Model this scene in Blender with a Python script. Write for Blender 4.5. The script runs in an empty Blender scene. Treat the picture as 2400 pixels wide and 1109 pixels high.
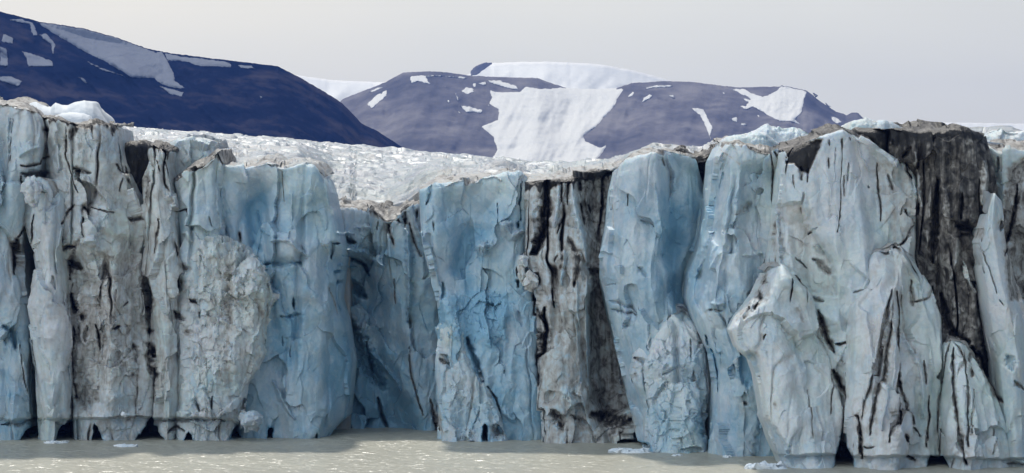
import bpy, math
import numpy as np
from mathutils import Vector
from mathutils.geometry import delaunay_2d_cdt

SC = bpy.context.scene
COL = SC.collection
rad = math.radians

# ------------------------------------------------------------------ camera
F = 6000.0          # focal length in photo pixels
CX, HY, CZ = 1200.0, 620.0, 20.0     # principal column, horizon row, eye height (m)
cam = bpy.data.cameras.new('camera')
cam.sensor_width = 36.0
cam.lens = F / 2400.0 * 36.0
cam.shift_y = (HY - 554.5) / 2400.0
cam.clip_start = 1.0
cam.clip_end = 40000.0
co = bpy.data.objects.new('camera', cam)
co.location = (0, 0, CZ)
co.rotation_euler = (rad(90), 0, 0)
COL.objects.link(co)
SC.camera = co

# ------------------------------------------------------------------ light
SUN_EL, SUN_AZ = 54.0, -10.0         # azimuth from +Y (behind the cliff), negative = left
sd = Vector((math.sin(rad(SUN_AZ)) * math.cos(rad(SUN_EL)), math.cos(rad(SUN_AZ)) * math.cos(rad(SUN_EL)), math.sin(rad(SUN_EL))))
sun = bpy.data.lights.new('sun', 'SUN')
sun.energy = 3.4
sun.angle = rad(3.5)
sun.color = (1.0, 0.95, 0.86)
so = bpy.data.objects.new('sun', sun)
so.rotation_euler = (-sd).to_track_quat('-Z', 'Y').to_euler()
so.location = (-200, 300, 300)
COL.objects.link(so)

W = bpy.data.worlds.new('World')
SC.world = W
W.use_nodes = True
wt = W.node_tree
wt.nodes.clear()
def wn(t, **k):
    n = wt.nodes.new(t)
    for a, b in k.items():
        setattr(n, a, b)
    return n
sky = wn('ShaderNodeTexSky', sky_type='NISHITA', sun_disc=False)
sky.sun_elevation = rad(SUN_EL)
sky.sun_rotation = rad(SUN_AZ)
bg1 = wn('ShaderNodeBackground')
bg1.inputs['Strength'].default_value = 0.09
wt.links.new(sky.outputs[0], bg1.inputs[0])
tc = wn('ShaderNodeTexCoord')
sx = wn('ShaderNodeSeparateXYZ')
wt.links.new(tc.outputs['Generated'], sx.inputs[0])
def wmath(op, a, b, clamp=False):
    m = wn('ShaderNodeMath', operation=op, use_clamp=clamp)
    for i, v in enumerate((a, b)):
        if isinstance(v, (int, float)):
            m.inputs[i].default_value = v
        else:
            wt.links.new(v, m.inputs[i])
    return m.outputs[0]
# cloud cover: pale towards upper left, greyer low on the right
nz = wn('ShaderNodeTexNoise')
nz.inputs['Scale'].default_value = 5.0
nz.inputs['Detail'].default_value = 4.0
mp = wn('ShaderNodeMapping')
mp.inputs['Scale'].default_value = (1, 1, 3.0)
wt.links.new(tc.outputs['Generated'], mp.inputs[0])
wt.links.new(mp.outputs[0], nz.inputs['Vector'])
g = wmath('MULTIPLY', sx.outputs[0], -1.9)
g = wmath('ADD', g, wmath('MULTIPLY', sx.outputs[2], 5.0))
g = wmath('ADD', g, wmath('MULTIPLY', wmath('SUBTRACT', nz.outputs[0], 0.5), 0.7))
g = wmath('ADD', g, 0.16, True)
ramp = wn('ShaderNodeValToRGB')
ramp.color_ramp.elements[0].color = (0.875, 0.855, 0.75, 1)
ramp.color_ramp.elements[1].color = (1.17, 1.09, 0.88, 1)
e = ramp.color_ramp.elements.new(0.5)
e.color = (1.01, 0.98, 0.84, 1)
wt.links.new(g, ramp.inputs[0])
# bright cloud bank low behind the glacier, dull blue-grey overhead, an added bright glow behind the viewer at left
def wstep(v, lo, hi):
    m = wn('ShaderNodeMapRange', interpolation_type='SMOOTHSTEP')
    m.inputs[1].default_value = lo
    m.inputs[2].default_value = hi
    wt.links.new(v, m.inputs[0])
    return m.outputs[0]
bank = wmath('MULTIPLY', wstep(sx.outputs[1], 0.45, 0.9), wmath('SUBTRACT', 1.0, wstep(sx.outputs[2], 0.13, 0.4)))
wm = wn('ShaderNodeMix', data_type='RGBA')
wt.links.new(bank, wm.inputs[0])
rear = wn('ShaderNodeMix', data_type='RGBA')
wt.links.new(wstep(wmath('MULTIPLY', sx.outputs[1], -1.0), -0.35, 0.45), rear.inputs[0])
rear.inputs[6].default_value = (0.13, 0.18, 0.26, 1)
dp = wn('ShaderNodeVectorMath', operation='DOT_PRODUCT')
wt.links.new(tc.outputs['Generated'], dp.inputs[0])
gd = Vector((-0.66, -0.55, 0.52)).normalized()
dp.inputs[1].default_value = gd
glow = wmath('POWER', wmath('MAXIMUM', dp.outputs['Value'], 0.0), 3.5)  # unseen soft patch, added to model the cliff faces from the rear left
lit = wn('ShaderNodeMix', data_type='RGBA')
wt.links.new(glow, lit.inputs[0])
lit.inputs[6].default_value = (0.27, 0.36, 0.47, 1)
lit.inputs[7].default_value = (2.25, 2.42, 2.52, 1)
wt.links.new(lit.outputs[2], rear.inputs[7])
wt.links.new(rear.outputs[2], wm.inputs[6])
wt.links.new(ramp.outputs[0], wm.inputs[7])
bg2 = wn('ShaderNodeBackground')
wt.links.new(wm.outputs[2], bg2.inputs[0])
mx = wn('ShaderNodeMixShader')
mx.inputs[0].default_value = 0.85
wt.links.new(bg1.outputs[0], mx.inputs[1])
wt.links.new(bg2.outputs[0], mx.inputs[2])
wo = wn('ShaderNodeOutputWorld')
wt.links.new(mx.outputs[0], wo.inputs[0])

SC.view_settings.view_transform = 'Standard'
SC.view_settings.look = 'None'
SC.view_settings.exposure = 0.0
SC.view_settings.gamma = 1.0
SC.cycles.max_bounces = 6
SC.cycles.diffuse_bounces = 4
SC.cycles.volume_bounces = 0
SC.cycles.use_denoising = True

# ------------------------------------------------------------------ noise
def _h(ix, iy, iz, s):
    h = (ix.astype(np.uint32) * np.uint32(374761393) + iy.astype(np.uint32) * np.uint32(668265263)
         + iz.astype(np.uint32) * np.uint32(2246822519) + np.uint32((s * 3266489917) & 0xffffffff))
    h ^= h >> np.uint32(15)
    h *= np.uint32(2246822519)
    h ^= h >> np.uint32(13)
    h *= np.uint32(3266489917)
    h ^= h >> np.uint32(16)
    return h
def vnoise(P, seed=0):
    """gradient noise, about -1..1"""
    P = P.astype(np.float32)
    I = np.floor(P).astype(np.int32)
    f = P - I
    w = f * f * f * (f * (f * 6 - 15) + 10)
    out = np.zeros(len(P), np.float32)
    for dx in (0, 1):
        for dy in (0, 1):
            for dz in (0, 1):
                h = _h(I[:, 0] + dx, I[:, 1] + dy, I[:, 2] + dz, seed)
                gx = (h & np.uint32(1023)).astype(np.float32) / 511.5 - 1
                gy = ((h >> np.uint32(10)) & np.uint32(1023)).astype(np.float32) / 511.5 - 1
                gz = ((h >> np.uint32(20)) & np.uint32(1023)).astype(np.float32) / 511.5 - 1
                d = gx * (f[:, 0] - dx) + gy * (f[:, 1] - dy) + gz * (f[:, 2] - dz)
                ww = (w[:, 0] if dx else 1 - w[:, 0]) * (w[:, 1] if dy else 1 - w[:, 1]) * (w[:, 2] if dz else 1 - w[:, 2])
                out += d * ww
    return out * 1.3
def fbm(P, octs=4, seed=0, gain=0.5):
    a, o = 1.0, np.zeros(len(P), np.float32)
    Q = P.astype(np.float32).copy()
    for k in range(octs):
        o += a * vnoise(Q, seed + k * 7)
        Q = Q * 2.03 + 11.7
        a *= gain
    return o
def worley(P, seed=0):
    P = P.astype(np.float32)
    I = np.floor(P).astype(np.int32)
    f = P - I
    d1 = np.full(len(P), 9.0, np.float32)
    d2 = d1.copy()
    r = np.zeros(len(P), np.float32)
    for dx in (-1, 0, 1):
        for dy in (-1, 0, 1):
            for dz in (-1, 0, 1):
                h = _h(I[:, 0] + dx, I[:, 1] + dy, I[:, 2] + dz, seed)
                px = dx + (h & np.uint32(1023)).astype(np.float32) / 1023 - f[:, 0]
                py = dy + ((h >> np.uint32(10)) & np.uint32(1023)).astype(np.float32) / 1023 - f[:, 1]
                pz = dz + ((h >> np.uint32(20)) & np.uint32(1023)).astype(np.float32) / 1023 - f[:, 2]
                d = px * px + py * py + pz * pz
                n = d < d1
                d2 = np.where(n, d1, np.minimum(d2, d))
                r = np.where(n, (h >> np.uint32(5)).astype(np.float32) % 997 / 997, r)
                d1 = np.where(n, d, d1)
    return np.sqrt(d1), np.sqrt(d2), r
def wfacet(P, seed=0):
    """broken-ice blocks: edge distance, cell level and the tilt of each cell's own plane"""
    P = P.astype(np.float32)
    I = np.floor(P).astype(np.int32)
    f = P - I
    d1 = np.full(len(P), 9.0, np.float32)
    d2 = d1.copy()
    hh = np.zeros(len(P), np.uint32)
    off = np.zeros((len(P), 3), np.float32)
    for dx in (-1, 0, 1):
        for dy in (-1, 0, 1):
            for dz in (-1, 0, 1):
                h = _h(I[:, 0] + dx, I[:, 1] + dy, I[:, 2] + dz, seed)
                v = np.stack([dx + (h & np.uint32(1023)).astype(np.float32) / 1023 - f[:, 0],
                              dy + ((h >> np.uint32(10)) & np.uint32(1023)).astype(np.float32) / 1023 - f[:, 1],
                              dz + ((h >> np.uint32(20)) & np.uint32(1023)).astype(np.float32) / 1023 - f[:, 2]], -1)
                d = (v * v).sum(1)
                n = d < d1
                d2 = np.where(n, d1, np.minimum(d2, d))
                hh = np.where(n, h, hh)
                off = np.where(n[:, None], v, off)
                d1 = np.where(n, d, d1)
    q = hh * np.uint32(2654435761)
    g = np.stack([((q >> np.uint32(k)) & np.uint32(255)).astype(np.float32) / 127.5 - 1 for k in (3, 11, 19)], -1)
    return np.sqrt(d2) - np.sqrt(d1), (hh >> np.uint32(5)).astype(np.float32) % 997 / 997, (off * g).sum(1)
def sstep(a, b, x):
    t = np.clip((x - a) / (b - a), 0, 1)
    return t * t * (3 - 2 * t)

# ------------------------------------------------------------------ helpers
def at(px, py, Y):
    """world point seen at photo pixel (px, py) at distance Y in front of the eye"""
    return np.stack([(px - CX) * Y / F, Y + 0 * px, CZ - (py - HY) * Y / F], -1)
def waterY(py):
    return CZ * F / (py - HY)
def tag(o, label=None, cat=None, group=None, kind=None):
    if label: o['label'] = label
    if cat: o['category'] = cat
    if group: o['group'] = group
    if kind: o['kind'] = kind
    return o
def empty(name, loc):
    o = bpy.data.objects.new(name, None)
    o.location = loc
    o.empty_display_size = 1.0
    COL.objects.link(o)
    return o
def mesh_obj(name, V, faces, mat, parent=None, attrs=None, smooth=True, sharp=0):
    """V (n,3) world points; faces (m,4) or (m,3) int array"""
    V = np.asarray(V, np.float32)
    if parent is not None:
        V = V - np.array(parent.location, np.float32)
    faces = np.asarray(faces, np.int32)
    k = faces.shape[1]
    me = bpy.data.meshes.new(name)
    me.vertices.add(len(V))
    me.vertices.foreach_set('co', V.ravel())
    me.loops.add(faces.size)
    me.loops.foreach_set('vertex_index', faces.ravel())
    me.polygons.add(len(faces))
    me.polygons.foreach_set('loop_start', np.arange(0, faces.size, k, dtype=np.int32))
    me.polygons.foreach_set('use_smooth', np.full(len(faces), smooth, bool))
    me.update(calc_edges=True)
    me.validate()
    if sharp: me.set_sharp_from_angle(angle=rad(sharp))
    for n, a in (attrs or {}).items():
        at_ = me.attributes.new(n, 'FLOAT', 'POINT')
        at_.data.foreach_set('value', np.asarray(a, np.float32))
    me.materials.append(mat)
    o = bpy.data.objects.new(name, me)
    COL.objects.link(o)
    if parent is not None:
        o.parent = parent
    return o
def grid_faces(nr, nc):
    a = np.arange(nr * nc).reshape(nr, nc)
    return np.stack([a[:-1, :-1], a[1:, :-1], a[1:, 1:], a[:-1, 1:]], -1)
def sub_mesh(name, V, faces, mat, parent, attrs):
    idx, inv = np.unique(faces, return_inverse=True)
    return mesh_obj(name, V[idx], inv.reshape(faces.shape), mat, parent, {k: a[idx] for k, a in attrs.items()}, sharp=38)

# ------------------------------------------------------------------ materials
def new_mat(name):
    m = bpy.data.materials.new(name)
    m.use_nodes = True
    nt = m.node_tree
    nt.nodes.clear()
    out = nt.nodes.new('ShaderNodeOutputMaterial')
    b = nt.nodes.new('ShaderNodeBsdfPrincipled')
    nt.links.new(b.outputs[0], out.inputs[0])
    return m, nt, b
class NT:
    def __init__(s, nt): s.nt = nt
    def n(s, t, **k):
        x = s.nt.nodes.new(t)
        for a, b in k.items(): setattr(x, a, b)
        return x
    def put(s, sock, v):
        if isinstance(v, (int, float)): sock.default_value = v
        elif isinstance(v, tuple): sock.default_value = v if len(v) == 4 or len(sock.default_value) == 3 else v + (1,)
        else: s.nt.links.new(v, sock)
    def math(s, op, a, b=0.0, clamp=False):
        m = s.n('ShaderNodeMath', operation=op, use_clamp=clamp)
        s.put(m.inputs[0], a); s.put(m.inputs[1], b)
        return m.outputs[0]
    def mix(s, f, a, b):
        m = s.n('ShaderNodeMix', data_type='RGBA')
        s.put(m.inputs[0], f); s.put(m.inputs[6], a); s.put(m.inputs[7], b)
        return m.outputs[2]
    def noise(s, scale, detail=4, vec=None, stretch=None, rough=0.55, dist=0.0):
        t = s.n('ShaderNodeTexNoise')
        t.inputs['Scale'].default_value = scale
        t.inputs['Detail'].default_value = detail
        t.inputs['Roughness'].default_value = rough
        t.inputs['Distortion'].default_value = dist
        c = s.n('ShaderNodeNewGeometry').outputs['Position']
        if stretch:
            m = s.n('ShaderNodeMapping')
            m.inputs['Scale'].default_value = stretch
            s.nt.links.new(c, m.inputs[0]); c = m.outputs[0]
        s.nt.links.new(c, t.inputs['Vector'])
        return t.outputs[0]
    def attr(s, name):
        return s.n('ShaderNodeAttribute', attribute_name=name).outputs['Fac']
    def ramp(s, fac, stops):
        r = s.n('ShaderNodeValToRGB')
        el = r.color_ramp.elements
        el[0].position, el[0].color = stops[0][0], stops[0][1] + (1,)
        el[1].position, el[1].color = stops[-1][0], stops[-1][1] + (1,)
        for p, c in stops[1:-1]:
            x = el.new(p); x.color = c + (1,)
        s.put(r.inputs[0], fac)
        return r.outputs[0]
    def bump(s, h, strength, dist, prev=None):
        b = s.n('ShaderNodeBump')
        b.inputs['Strength'].default_value = strength
        b.inputs['Distance'].default_value = dist
        s.put(b.inputs['Height'], h)
        if prev: s.nt.links.new(prev, b.inputs['Normal'])
        return b.outputs[0]

def ice_material(name, pale, blue):
    m, nt, b = new_mat(name)
    N = NT(nt)
    big = N.noise(0.22, 4)
    mid = N.noise(1.1, 5, dist=0.6)
    streak = N.noise(1.0, 5, stretch=(1.7, 1.7, 0.11), rough=0.65)
    streak2 = N.noise(1.0, 4, stretch=(5.0, 5.0, 0.3), rough=0.6)
    bl = N.math('ADD', N.attr('blue'), N.math('MULTIPLY', N.math('SUBTRACT', big, 0.5), 1.2))
    bl = N.math('ADD', bl, N.math('MULTIPLY', N.math('SUBTRACT', N.noise(0.8, 8, dist=1.2, rough=0.7), 0.5), 1.5), True)
    hue = N.ramp(N.noise(0.12, 3), [(0.35, (pale[0] * 0.93, pale[1] * 0.98, pale[2] * 0.93)), (0.5, pale), (0.65, (pale[0] * 1.03, pale[1] * 0.985, pale[2] * 1.0))])
    c = N.mix(bl, hue, blue)
    # dirt and painted cave shade: attribute broken up by vertical run-off streaks and blotches
    d = N.attr('dirt')
    br = N.math('ADD', N.math('MULTIPLY', N.math('SUBTRACT', streak, 0.5), 0.8), N.math('MULTIPLY', N.math('SUBTRACT', mid, 0.5), 1.25))
    br = N.math('ADD', br, N.math('MULTIPLY', N.math('SUBTRACT', streak2, 0.5), 0.35))
    amt = N.math('MULTIPLY', N.math('MINIMUM', N.math('ADD', N.math('MULTIPLY', d, 2.2), 0.22), 1.0), br)
    d2 = N.math('ADD', d, amt, True)
    grain = N.noise(9.0, 6, rough=0.7)
    c = N.mix(N.ramp(grain, [(0.36, (1, 1, 1)), (0.52, (0, 0, 0))]), c, N.mix(0.16, c, (0.34, 0.39, 0.43)))
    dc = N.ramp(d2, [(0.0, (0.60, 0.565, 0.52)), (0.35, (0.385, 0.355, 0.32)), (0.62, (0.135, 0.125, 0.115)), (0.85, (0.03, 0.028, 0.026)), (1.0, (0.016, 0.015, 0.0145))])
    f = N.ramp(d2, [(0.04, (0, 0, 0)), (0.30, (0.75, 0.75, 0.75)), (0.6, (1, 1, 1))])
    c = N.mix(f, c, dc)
    f_ = N.math('MULTIPLY', d2, 1.6, True)
    nt.links.new(c, b.inputs['Base Color'])
    b.inputs['Roughness'].default_value = 0.42
    b.inputs['Specular IOR Level'].default_value = 0.3
    N.put(b.inputs['Subsurface Weight'], N.math('MULTIPLY', N.math('SUBTRACT', 1.0, f_, True), 0.30))
    b.inputs['Subsurface Radius'].default_value = (0.18, 0.36, 0.60)
    b.inputs['Subsurface Scale'].default_value = 1.0
    fine = N.noise(3.0, 10, rough=0.72)
    n1 = N.bump(fine, 0.6, 0.26)
    n2 = N.bump(streak2, 0.25, 0.15, n1)
    nt.links.new(n2, b.inputs['Normal'])
    return m
ICE = ice_material('glacier_ice', (0.66, 0.71, 0.725), (0.235, 0.43, 0.575))
CRUST = ice_material('weathered_crust', (0.32, 0.35, 0.38), (0.26, 0.32, 0.37))

def snow_material(name, col, col2, scale=0.6, bump=0.4, bdist=0.15):
    m, nt, b = new_mat(name)
    N = NT(nt)
    c = N.mix(N.ramp(N.noise(scale, 5), [(0.35, (0, 0, 0)), (0.65, (1, 1, 1))]), col, col2)
    nt.links.new(c, b.inputs['Base Color'])
    b.inputs['Roughness'].default_value = 0.6
    b.inputs['Specular IOR Level'].default_value = 0.2
    nt.links.new(N.bump(N.noise(scale * 6, 6), bump, bdist), b.inputs['Normal'])
    return m
SNOW = snow_material('snow', (0.74, 0.76, 0.78), (0.66, 0.69, 0.72))
FLOE = snow_material('floe_ice', (0.80, 0.83, 0.85), (0.66, 0.74, 0.80), 1.2)
FIRN = snow_material('far_firn', (0.86, 0.83, 0.75), (0.79, 0.77, 0.71), 0.006, 0.3, 4.0)
DULLFIRN = snow_material('grey_firn', (0.27, 0.28, 0.31), (0.16, 0.175, 0.21), 0.02, 0.4, 4.0)

def rock_material(name, stops, s1, stretch, bump, bdist, snow=(0.80, 0.795, 0.78), rag=0.1):
    m, nt, b = new_mat(name)
    N = NT(nt)
    a = N.noise(s1, 6, stretch=stretch, rough=0.6)
    k = N.noise(s1 * 4, 5, rough=0.6)
    v = N.math('ADD', N.math('MULTIPLY', a, 0.7), N.math('MULTIPLY', k, 0.3))
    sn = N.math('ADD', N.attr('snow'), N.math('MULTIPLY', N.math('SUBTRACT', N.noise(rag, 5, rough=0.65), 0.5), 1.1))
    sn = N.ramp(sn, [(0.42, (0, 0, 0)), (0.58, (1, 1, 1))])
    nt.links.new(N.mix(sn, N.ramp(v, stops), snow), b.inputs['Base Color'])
    b.inputs['Roughness'].default_value = 1.0
    b.inputs['Specular IOR Level'].default_value = 0.0
    nt.links.new(N.bump(N.noise(s1 * 6, 8, rough=0.65), bump, bdist), b.inputs['Normal'])
    return m
ROCK_DARK = rock_material('dark_scree', [(0.38, (0.004, 0.008, 0.026)), (0.5, (0.010, 0.014, 0.036)), (0.62, (0.052, 0.046, 0.060))], 0.008, (1, 1, 0.7), 0.7, 6.0, (0.22, 0.235, 0.27), 0.11)  # part of the blue air haze is put into this rock colour
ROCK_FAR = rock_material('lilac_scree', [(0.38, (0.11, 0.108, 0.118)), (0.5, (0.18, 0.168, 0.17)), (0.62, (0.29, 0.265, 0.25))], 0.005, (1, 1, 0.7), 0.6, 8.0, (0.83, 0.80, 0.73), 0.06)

def water_material():
    m, nt, b = new_mat('silty_water')
    N = NT(nt)
    c = N.mix(N.noise(0.05, 4), (0.47, 0.45, 0.37), (0.36, 0.35, 0.295))
    nt.links.new(c, b.inputs['Base Color'])
    b.inputs['Roughness'].default_value = 0.30
    b.inputs['IOR'].default_value = 1.33
    b.inputs['Specular IOR Level'].default_value = 0.4
    h = N.noise(0.9, 4, stretch=(0.6, 1.0, 1), rough=0.55)
    nt.links.new(N.bump(h, 0.8, 0.35), b.inputs['Normal'])
    return m
WATER = water_material()

# ------------------------------------------------------------------ water and land sheet
def axis(lo, a, b, hi, step, n):
    l = a - np.geomspace(step, a - lo, n)[::-1]
    r = b + np.geomspace(step, hi - b, n)
    return np.concatenate([l, np.arange(a, b, step), r])
xs = axis(-4200, -64, 64, 4200, 0.22, 24)
ys = axis(-400, 238, 306, 420, 0.16, 24)
XX, YY = np.meshgrid(xs, ys)
Pw = np.stack([XX.ravel(), YY.ravel(), 0 * XX.ravel()], -1)
near = (np.abs(Pw[:, 0]) < 64) & (Pw[:, 1] > 236) & (Pw[:, 1] < 307)
Q = Pw[near]
z = 0.10 * fbm(Q * np.array([0.45, 0.8, 1]), 3, 3) + 0.05 * (1 - 2 * np.abs(vnoise(Q * np.array([1.1, 1.8, 1]), 9)))
Pw[near, 2] = z * sstep(0, 4, np.minimum(64 - np.abs(Q[:, 0]), np.minimum(Q[:, 1] - 236, 307 - Q[:, 1])))
o = mesh_obj('water', Pw, grid_faces(len(ys), len(xs)).reshape(-1, 4), WATER)
tag(o, 'silty greenish grey fjord water in front of the ice cliff', kind='structure')
L = 8400.0
o = mesh_obj('terrain', [(-L, 410, -2.5), (L, 410, -2.5), (L, L, -2.5), (-L, L, -2.5)], [(0, 1, 2, 3)], ROCK_FAR)
tag(o, 'bare land sheet below the glacier and the mountains', kind='structure')

# ------------------------------------------------------------------ sculpting strokes (photo rows/columns of the traced zooms)
ZOOM = {1: (0, 200, 2.4117), 2: (0, 640, 2.365), 3: (500, 300, 2.4117), 4: (500, 649, 2.4117), 5: (1000, 340, 2.4117),
        6: (1000, 649, 2.4117), 7: (1500, 250, 2.4644), 8: (1500, 649, 2.4111), 0: (0, 0, 1.0)}
STROKES = []      # (points, width px, carve m, dirt, blue, rough)
ZONES = []        # (polygon, feather px, push m, dirt and painted shade, blue, rough)
def zp(z, pts):
    x0, y0, s = ZOOM[z]
    a = np.array(pts, float).reshape(-1, 2)
    return a / s + np.array([x0, y0])
def S(z, pts, w, d=0.0, di=0.0, bl=0.0, ro=0.0):
    w = w * (0.72 if w < 8 else 0.9)
    STROKES.append((zp(z, pts), w / ZOOM[z][2], d, di, bl, ro))
def Zn(z, pts, fe, d=0.0, di=0.0, bl=0.0, ro=0.0):
    ZONES.append((zp(z, pts), fe / ZOOM[z][2], d, di, bl, ro))

# left third, upper
S(1, [125,520,130,600,128,700,125,780,100,860], 6, 3, .9)
S(1, [95,870,100,960,95,1060], 11, 4, .7)
S(1, [180,730,178,850,172,980], 4, 1.5, .8)
S(1, [140,620,245,602], 3, .8, .6)
S(1, [120,455,180,450,225,440,262,400], 8, 1.2, .7)
S(1, [130,500,200,505,260,490], 14, 2.2, .45)
S(1, [110,400,150,370,210,350], 14, -1.0)
S(1, [150,545,180,530,220,575,260,590], 14, -1.2, -.2)
S(1, [45,180,40,320,38,470], 8, -.5)
S(1, [75,180,62,280,55,420], 4, .6, .15)
S(1, [10,100,120,140,240,175], 4, -.3, .8)
S(1, [240,180,330,178,400,212], 5, .2, .9)
S(1, [400,218,520,236,655,238], 9, .2, 1.0)
S(1, [400,300,412,240], 14, .3, .9)
S(1, [522,250,528,300], 8, .3, .9)
S(1, [620,250,626,285], 8, .3, .9)
S(1, [240,245,250,250], 10, 1.0, .9)
S(1, [245,240,250,330,268,400], 4, .6, .5)
S(1, [300,190,310,330,325,480], 14, -1.0, -.1)
S(1, [372,240,368,400,400,520], 5, .8, .4)
S(1, [410,462,455,478,510,495], 12, 1.5, .3, .4)
S(1, [415,530,440,610], 4, 1, .7)
S(1, [510,690,600,712,645,718], 4, .6, .6)
S(1, [478,688,495,712], 10, 1, .9)
S(1, [340,785,380,722,425,672], 6, 1, .85)
S(1, [650,450,690,490,720,490], 8, 1, .85)
S(1, [700,520,685,590], 4, .6, .6)
S(1, [760,742,820,762,842,800], 9, 1, .85)
S(1, [370,920,440,912], 11, 1.5, .9)
S(1, [385,995,435,1010,480,1040], 16, 1.8, .8)
S(1, [480,745,490,860], 12, 1.0, .4)
S(1, [345,800,330,950,335,1060], 7, -1.0, -.2)
S(1, [500,520,515,600,505,660], 5, -.7)
S(1, [470,890,540,880,550,940], 18, -1.3, 0, 0, .8)
S(1, [870,340,960,382], 9, .2, 1)
S(1, [840,370,845,450], 6, .3, .5)
S(1, [880,420,905,490], 5, .4, .8)
S(1, [930,430,968,540], 5, .5, .7)
S(1, [950,500,975,700,950,760], 7, -.8, -.2)
S(1, [900,760,905,900,895,950], 6, .6, .55)
S(1, [985,890,1000,960], 9, .8, .8)
S(1, [1000,712,1050,705,1072,745], 7, 1, .8)
S(1, [1020,840,1060,830,1090,880], 16, -1.2, 0, 0, .6)
S(1, [1040,1020,1060,1040], 20, 1.2, .7)
S(1, [1180,740,1195,800], 4, .6, .2)
S(1, [1350,830,1360,870], 6, .6, .8)
# left third, lower
S(2, [822,0,842,120,835,265], 15, 8, .9)
S(2, [842,300,832,345], 14, 5, .9)
S(2, [852,365,862,560,850,700], 8, 4, .6)
S(2, [820,390,815,560], 14, 1, .65, 0, .6)
S(2, [382,110,410,200,452,212], 16, 2, .95)
S(2, [470,245,478,250], 12, 1.5, .9)
S(2, [525,285,545,340,556,430], 7, 1, .85)
S(2, [402,300,412,380,395,460,402,560,412,690], 9, 1, .7, 0, .5)
S(2, [440,300,450,400], 16, .5, .4, 0, .7)
S(2, [500,300,490,380], 10, .5, .5, 0, .7)
S(2, [620,312,662,290], 9, 1, .9)
S(2, [640,90,635,150], 8, .4, .5)
S(2, [680,190,706,160], 6, .6, .8)
S(2, [740,400,745,490], 22, .8, .25)
S(2, [730,560,740,620], 18, .6, .3)
S(2, [1000,20,1006,90], 9, 1, .85)
S(2, [980,210,1012,262], 12, 1.2, .85)
S(2, [1050,148,1086,166], 8, 1.5, .85)
S(2, [1096,225,1098,240], 7, 1, .8)
S(2, [1030,330,1055,335], 14, .5, .5)
S(2, [1095,680,1112,765], 8, 1.6, .2, .9)
S(2, [1185,690,1180,755], 5, 1, .8)
S(2, [1140,470,1142,530], 4, .6, .6)
S(2, [195,370,190,510], 4, .7, .5)
S(2, [125,400,132,560,150,660], 4, .8, .4)
S(2, [285,20,300,90], 8, .7, .1, .3)
S(2, [30,300,80,330,100,420], 22, 1.2, 0, .7)
S(2, [360,100,378,300,375,600], 6, -.9, -.2)
S(2, [110,330,140,560,170,760], 10, -.8)
S(2, [870,500,880,700], 12, -.8)
S(2, [985,20,970,140,985,330], 6, -.8)
Zn(2, [380,-40,800,-200,815,300,790,560,600,600,385,770], 60, 0, .10, 0, .35)
Zn(2, [500,600,560,720,470,760,400,700], 14, .6, .15, .4)
# caves in the left foot
S(2, [930,890,980,850,1020,880], 8, 1.5, .3)
S(2, [0,850,120,845,170,815], 10, 1.0, .2, .2)
S(2, [600,805,780,800], 9, .8, .2, .2)
S(2, [880,825,1100,815,1250,820], 9, 1.0, .2, .2)
# second section
S(3, [150,590,156,640], 6, .8, .9)
Zn(3, [175,420,275,400,265,560,290,700,220,690,190,610], 50, 1.0, 0, .5)
Zn(3, [290,760,520,740,530,900,330,960], 60, 1.0, 0, .35)
S(3, [380,230,386,300,396,410], 3, .4, .3)
S(3, [240,470,275,560,330,610], 6, -.6)
S(3, [340,632,430,632,520,715], 10, -1.1)
S(3, [440,380,440,560,430,620], 6, -.7)
S(3, [300,770,400,765,490,760], 16, 1.0, 0, .3)
S(3, [450,965,445,1015], 7, 1.2, 0, 1)
S(3, [230,205,312,188,405,208], 6, -.4, .45)
S(3, [312,190,330,208,360,205], 4, .3, .7)
S(3, [555,190,600,230,630,300], 10, .2, .3)
S(3, [655,900,682,980,702,1060], 7, .5, .7)
S(3, [664,730,668,655,705,650], 9, 1.5, 0, .6)
S(3, [50,180,40,420,60,640], 10, -.8)
S(3, [640,260,660,420,700,530], 8, -.6)
Zn(3, [60,640,230,690,330,850,330,1109,0,1109,0,720], 20, 0, .02, -.2, .9)
S(3, [700,590,790,600], 10, -2.0, 0, 0, .5)
S(3, [725,625,800,645], 13, 2.8, 0, .5)
S(3, [760,690,850,700,960,780], 24, -2.6, 0, -.1, .8)
S(3, [720,722,800,742,852,772,882,835], 9, 3.2, .1, .9)
S(3, [700,770,800,790], 14, -1.6, 0, .2)
S(3, [690,812,770,804], 8, 2.2, 0, .8)
S(3, [700,872,800,900,860,960], 24, 3.0, 0, .9)
S(3, [762,1000,772,1100], 5, 2, 0, .6)
S(3, [800,560,880,560,900,600], 10, -1.0, 0, 0, .6)
S(3, [880,480,960,505,1050,462,1092,412], 15, 0, .9)
S(3, [985,530,1002,600,1022,665], 8, 1, 1)
S(3, [1076,470,1082,565], 9, 1.6, 1)
S(3, [1110,540,1142,660,1160,730], 8, 1, .8)
S(3, [1155,470,1156,510], 5, 1, .9)
S(3, [930,530,925,570], 4, .6, .6)
S(3, [1022,860,1027,990], 5, .8, .5)
S(3, [1050,480,1100,600,1112,900,1100,1080], 15, -2.0, -.1)
S(3, [1120,440,1160,560,1210,680,1262,890], 9, -1.8, -.1)
S(3, [1245,540,1250,590], 3, .4, .5)
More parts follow.
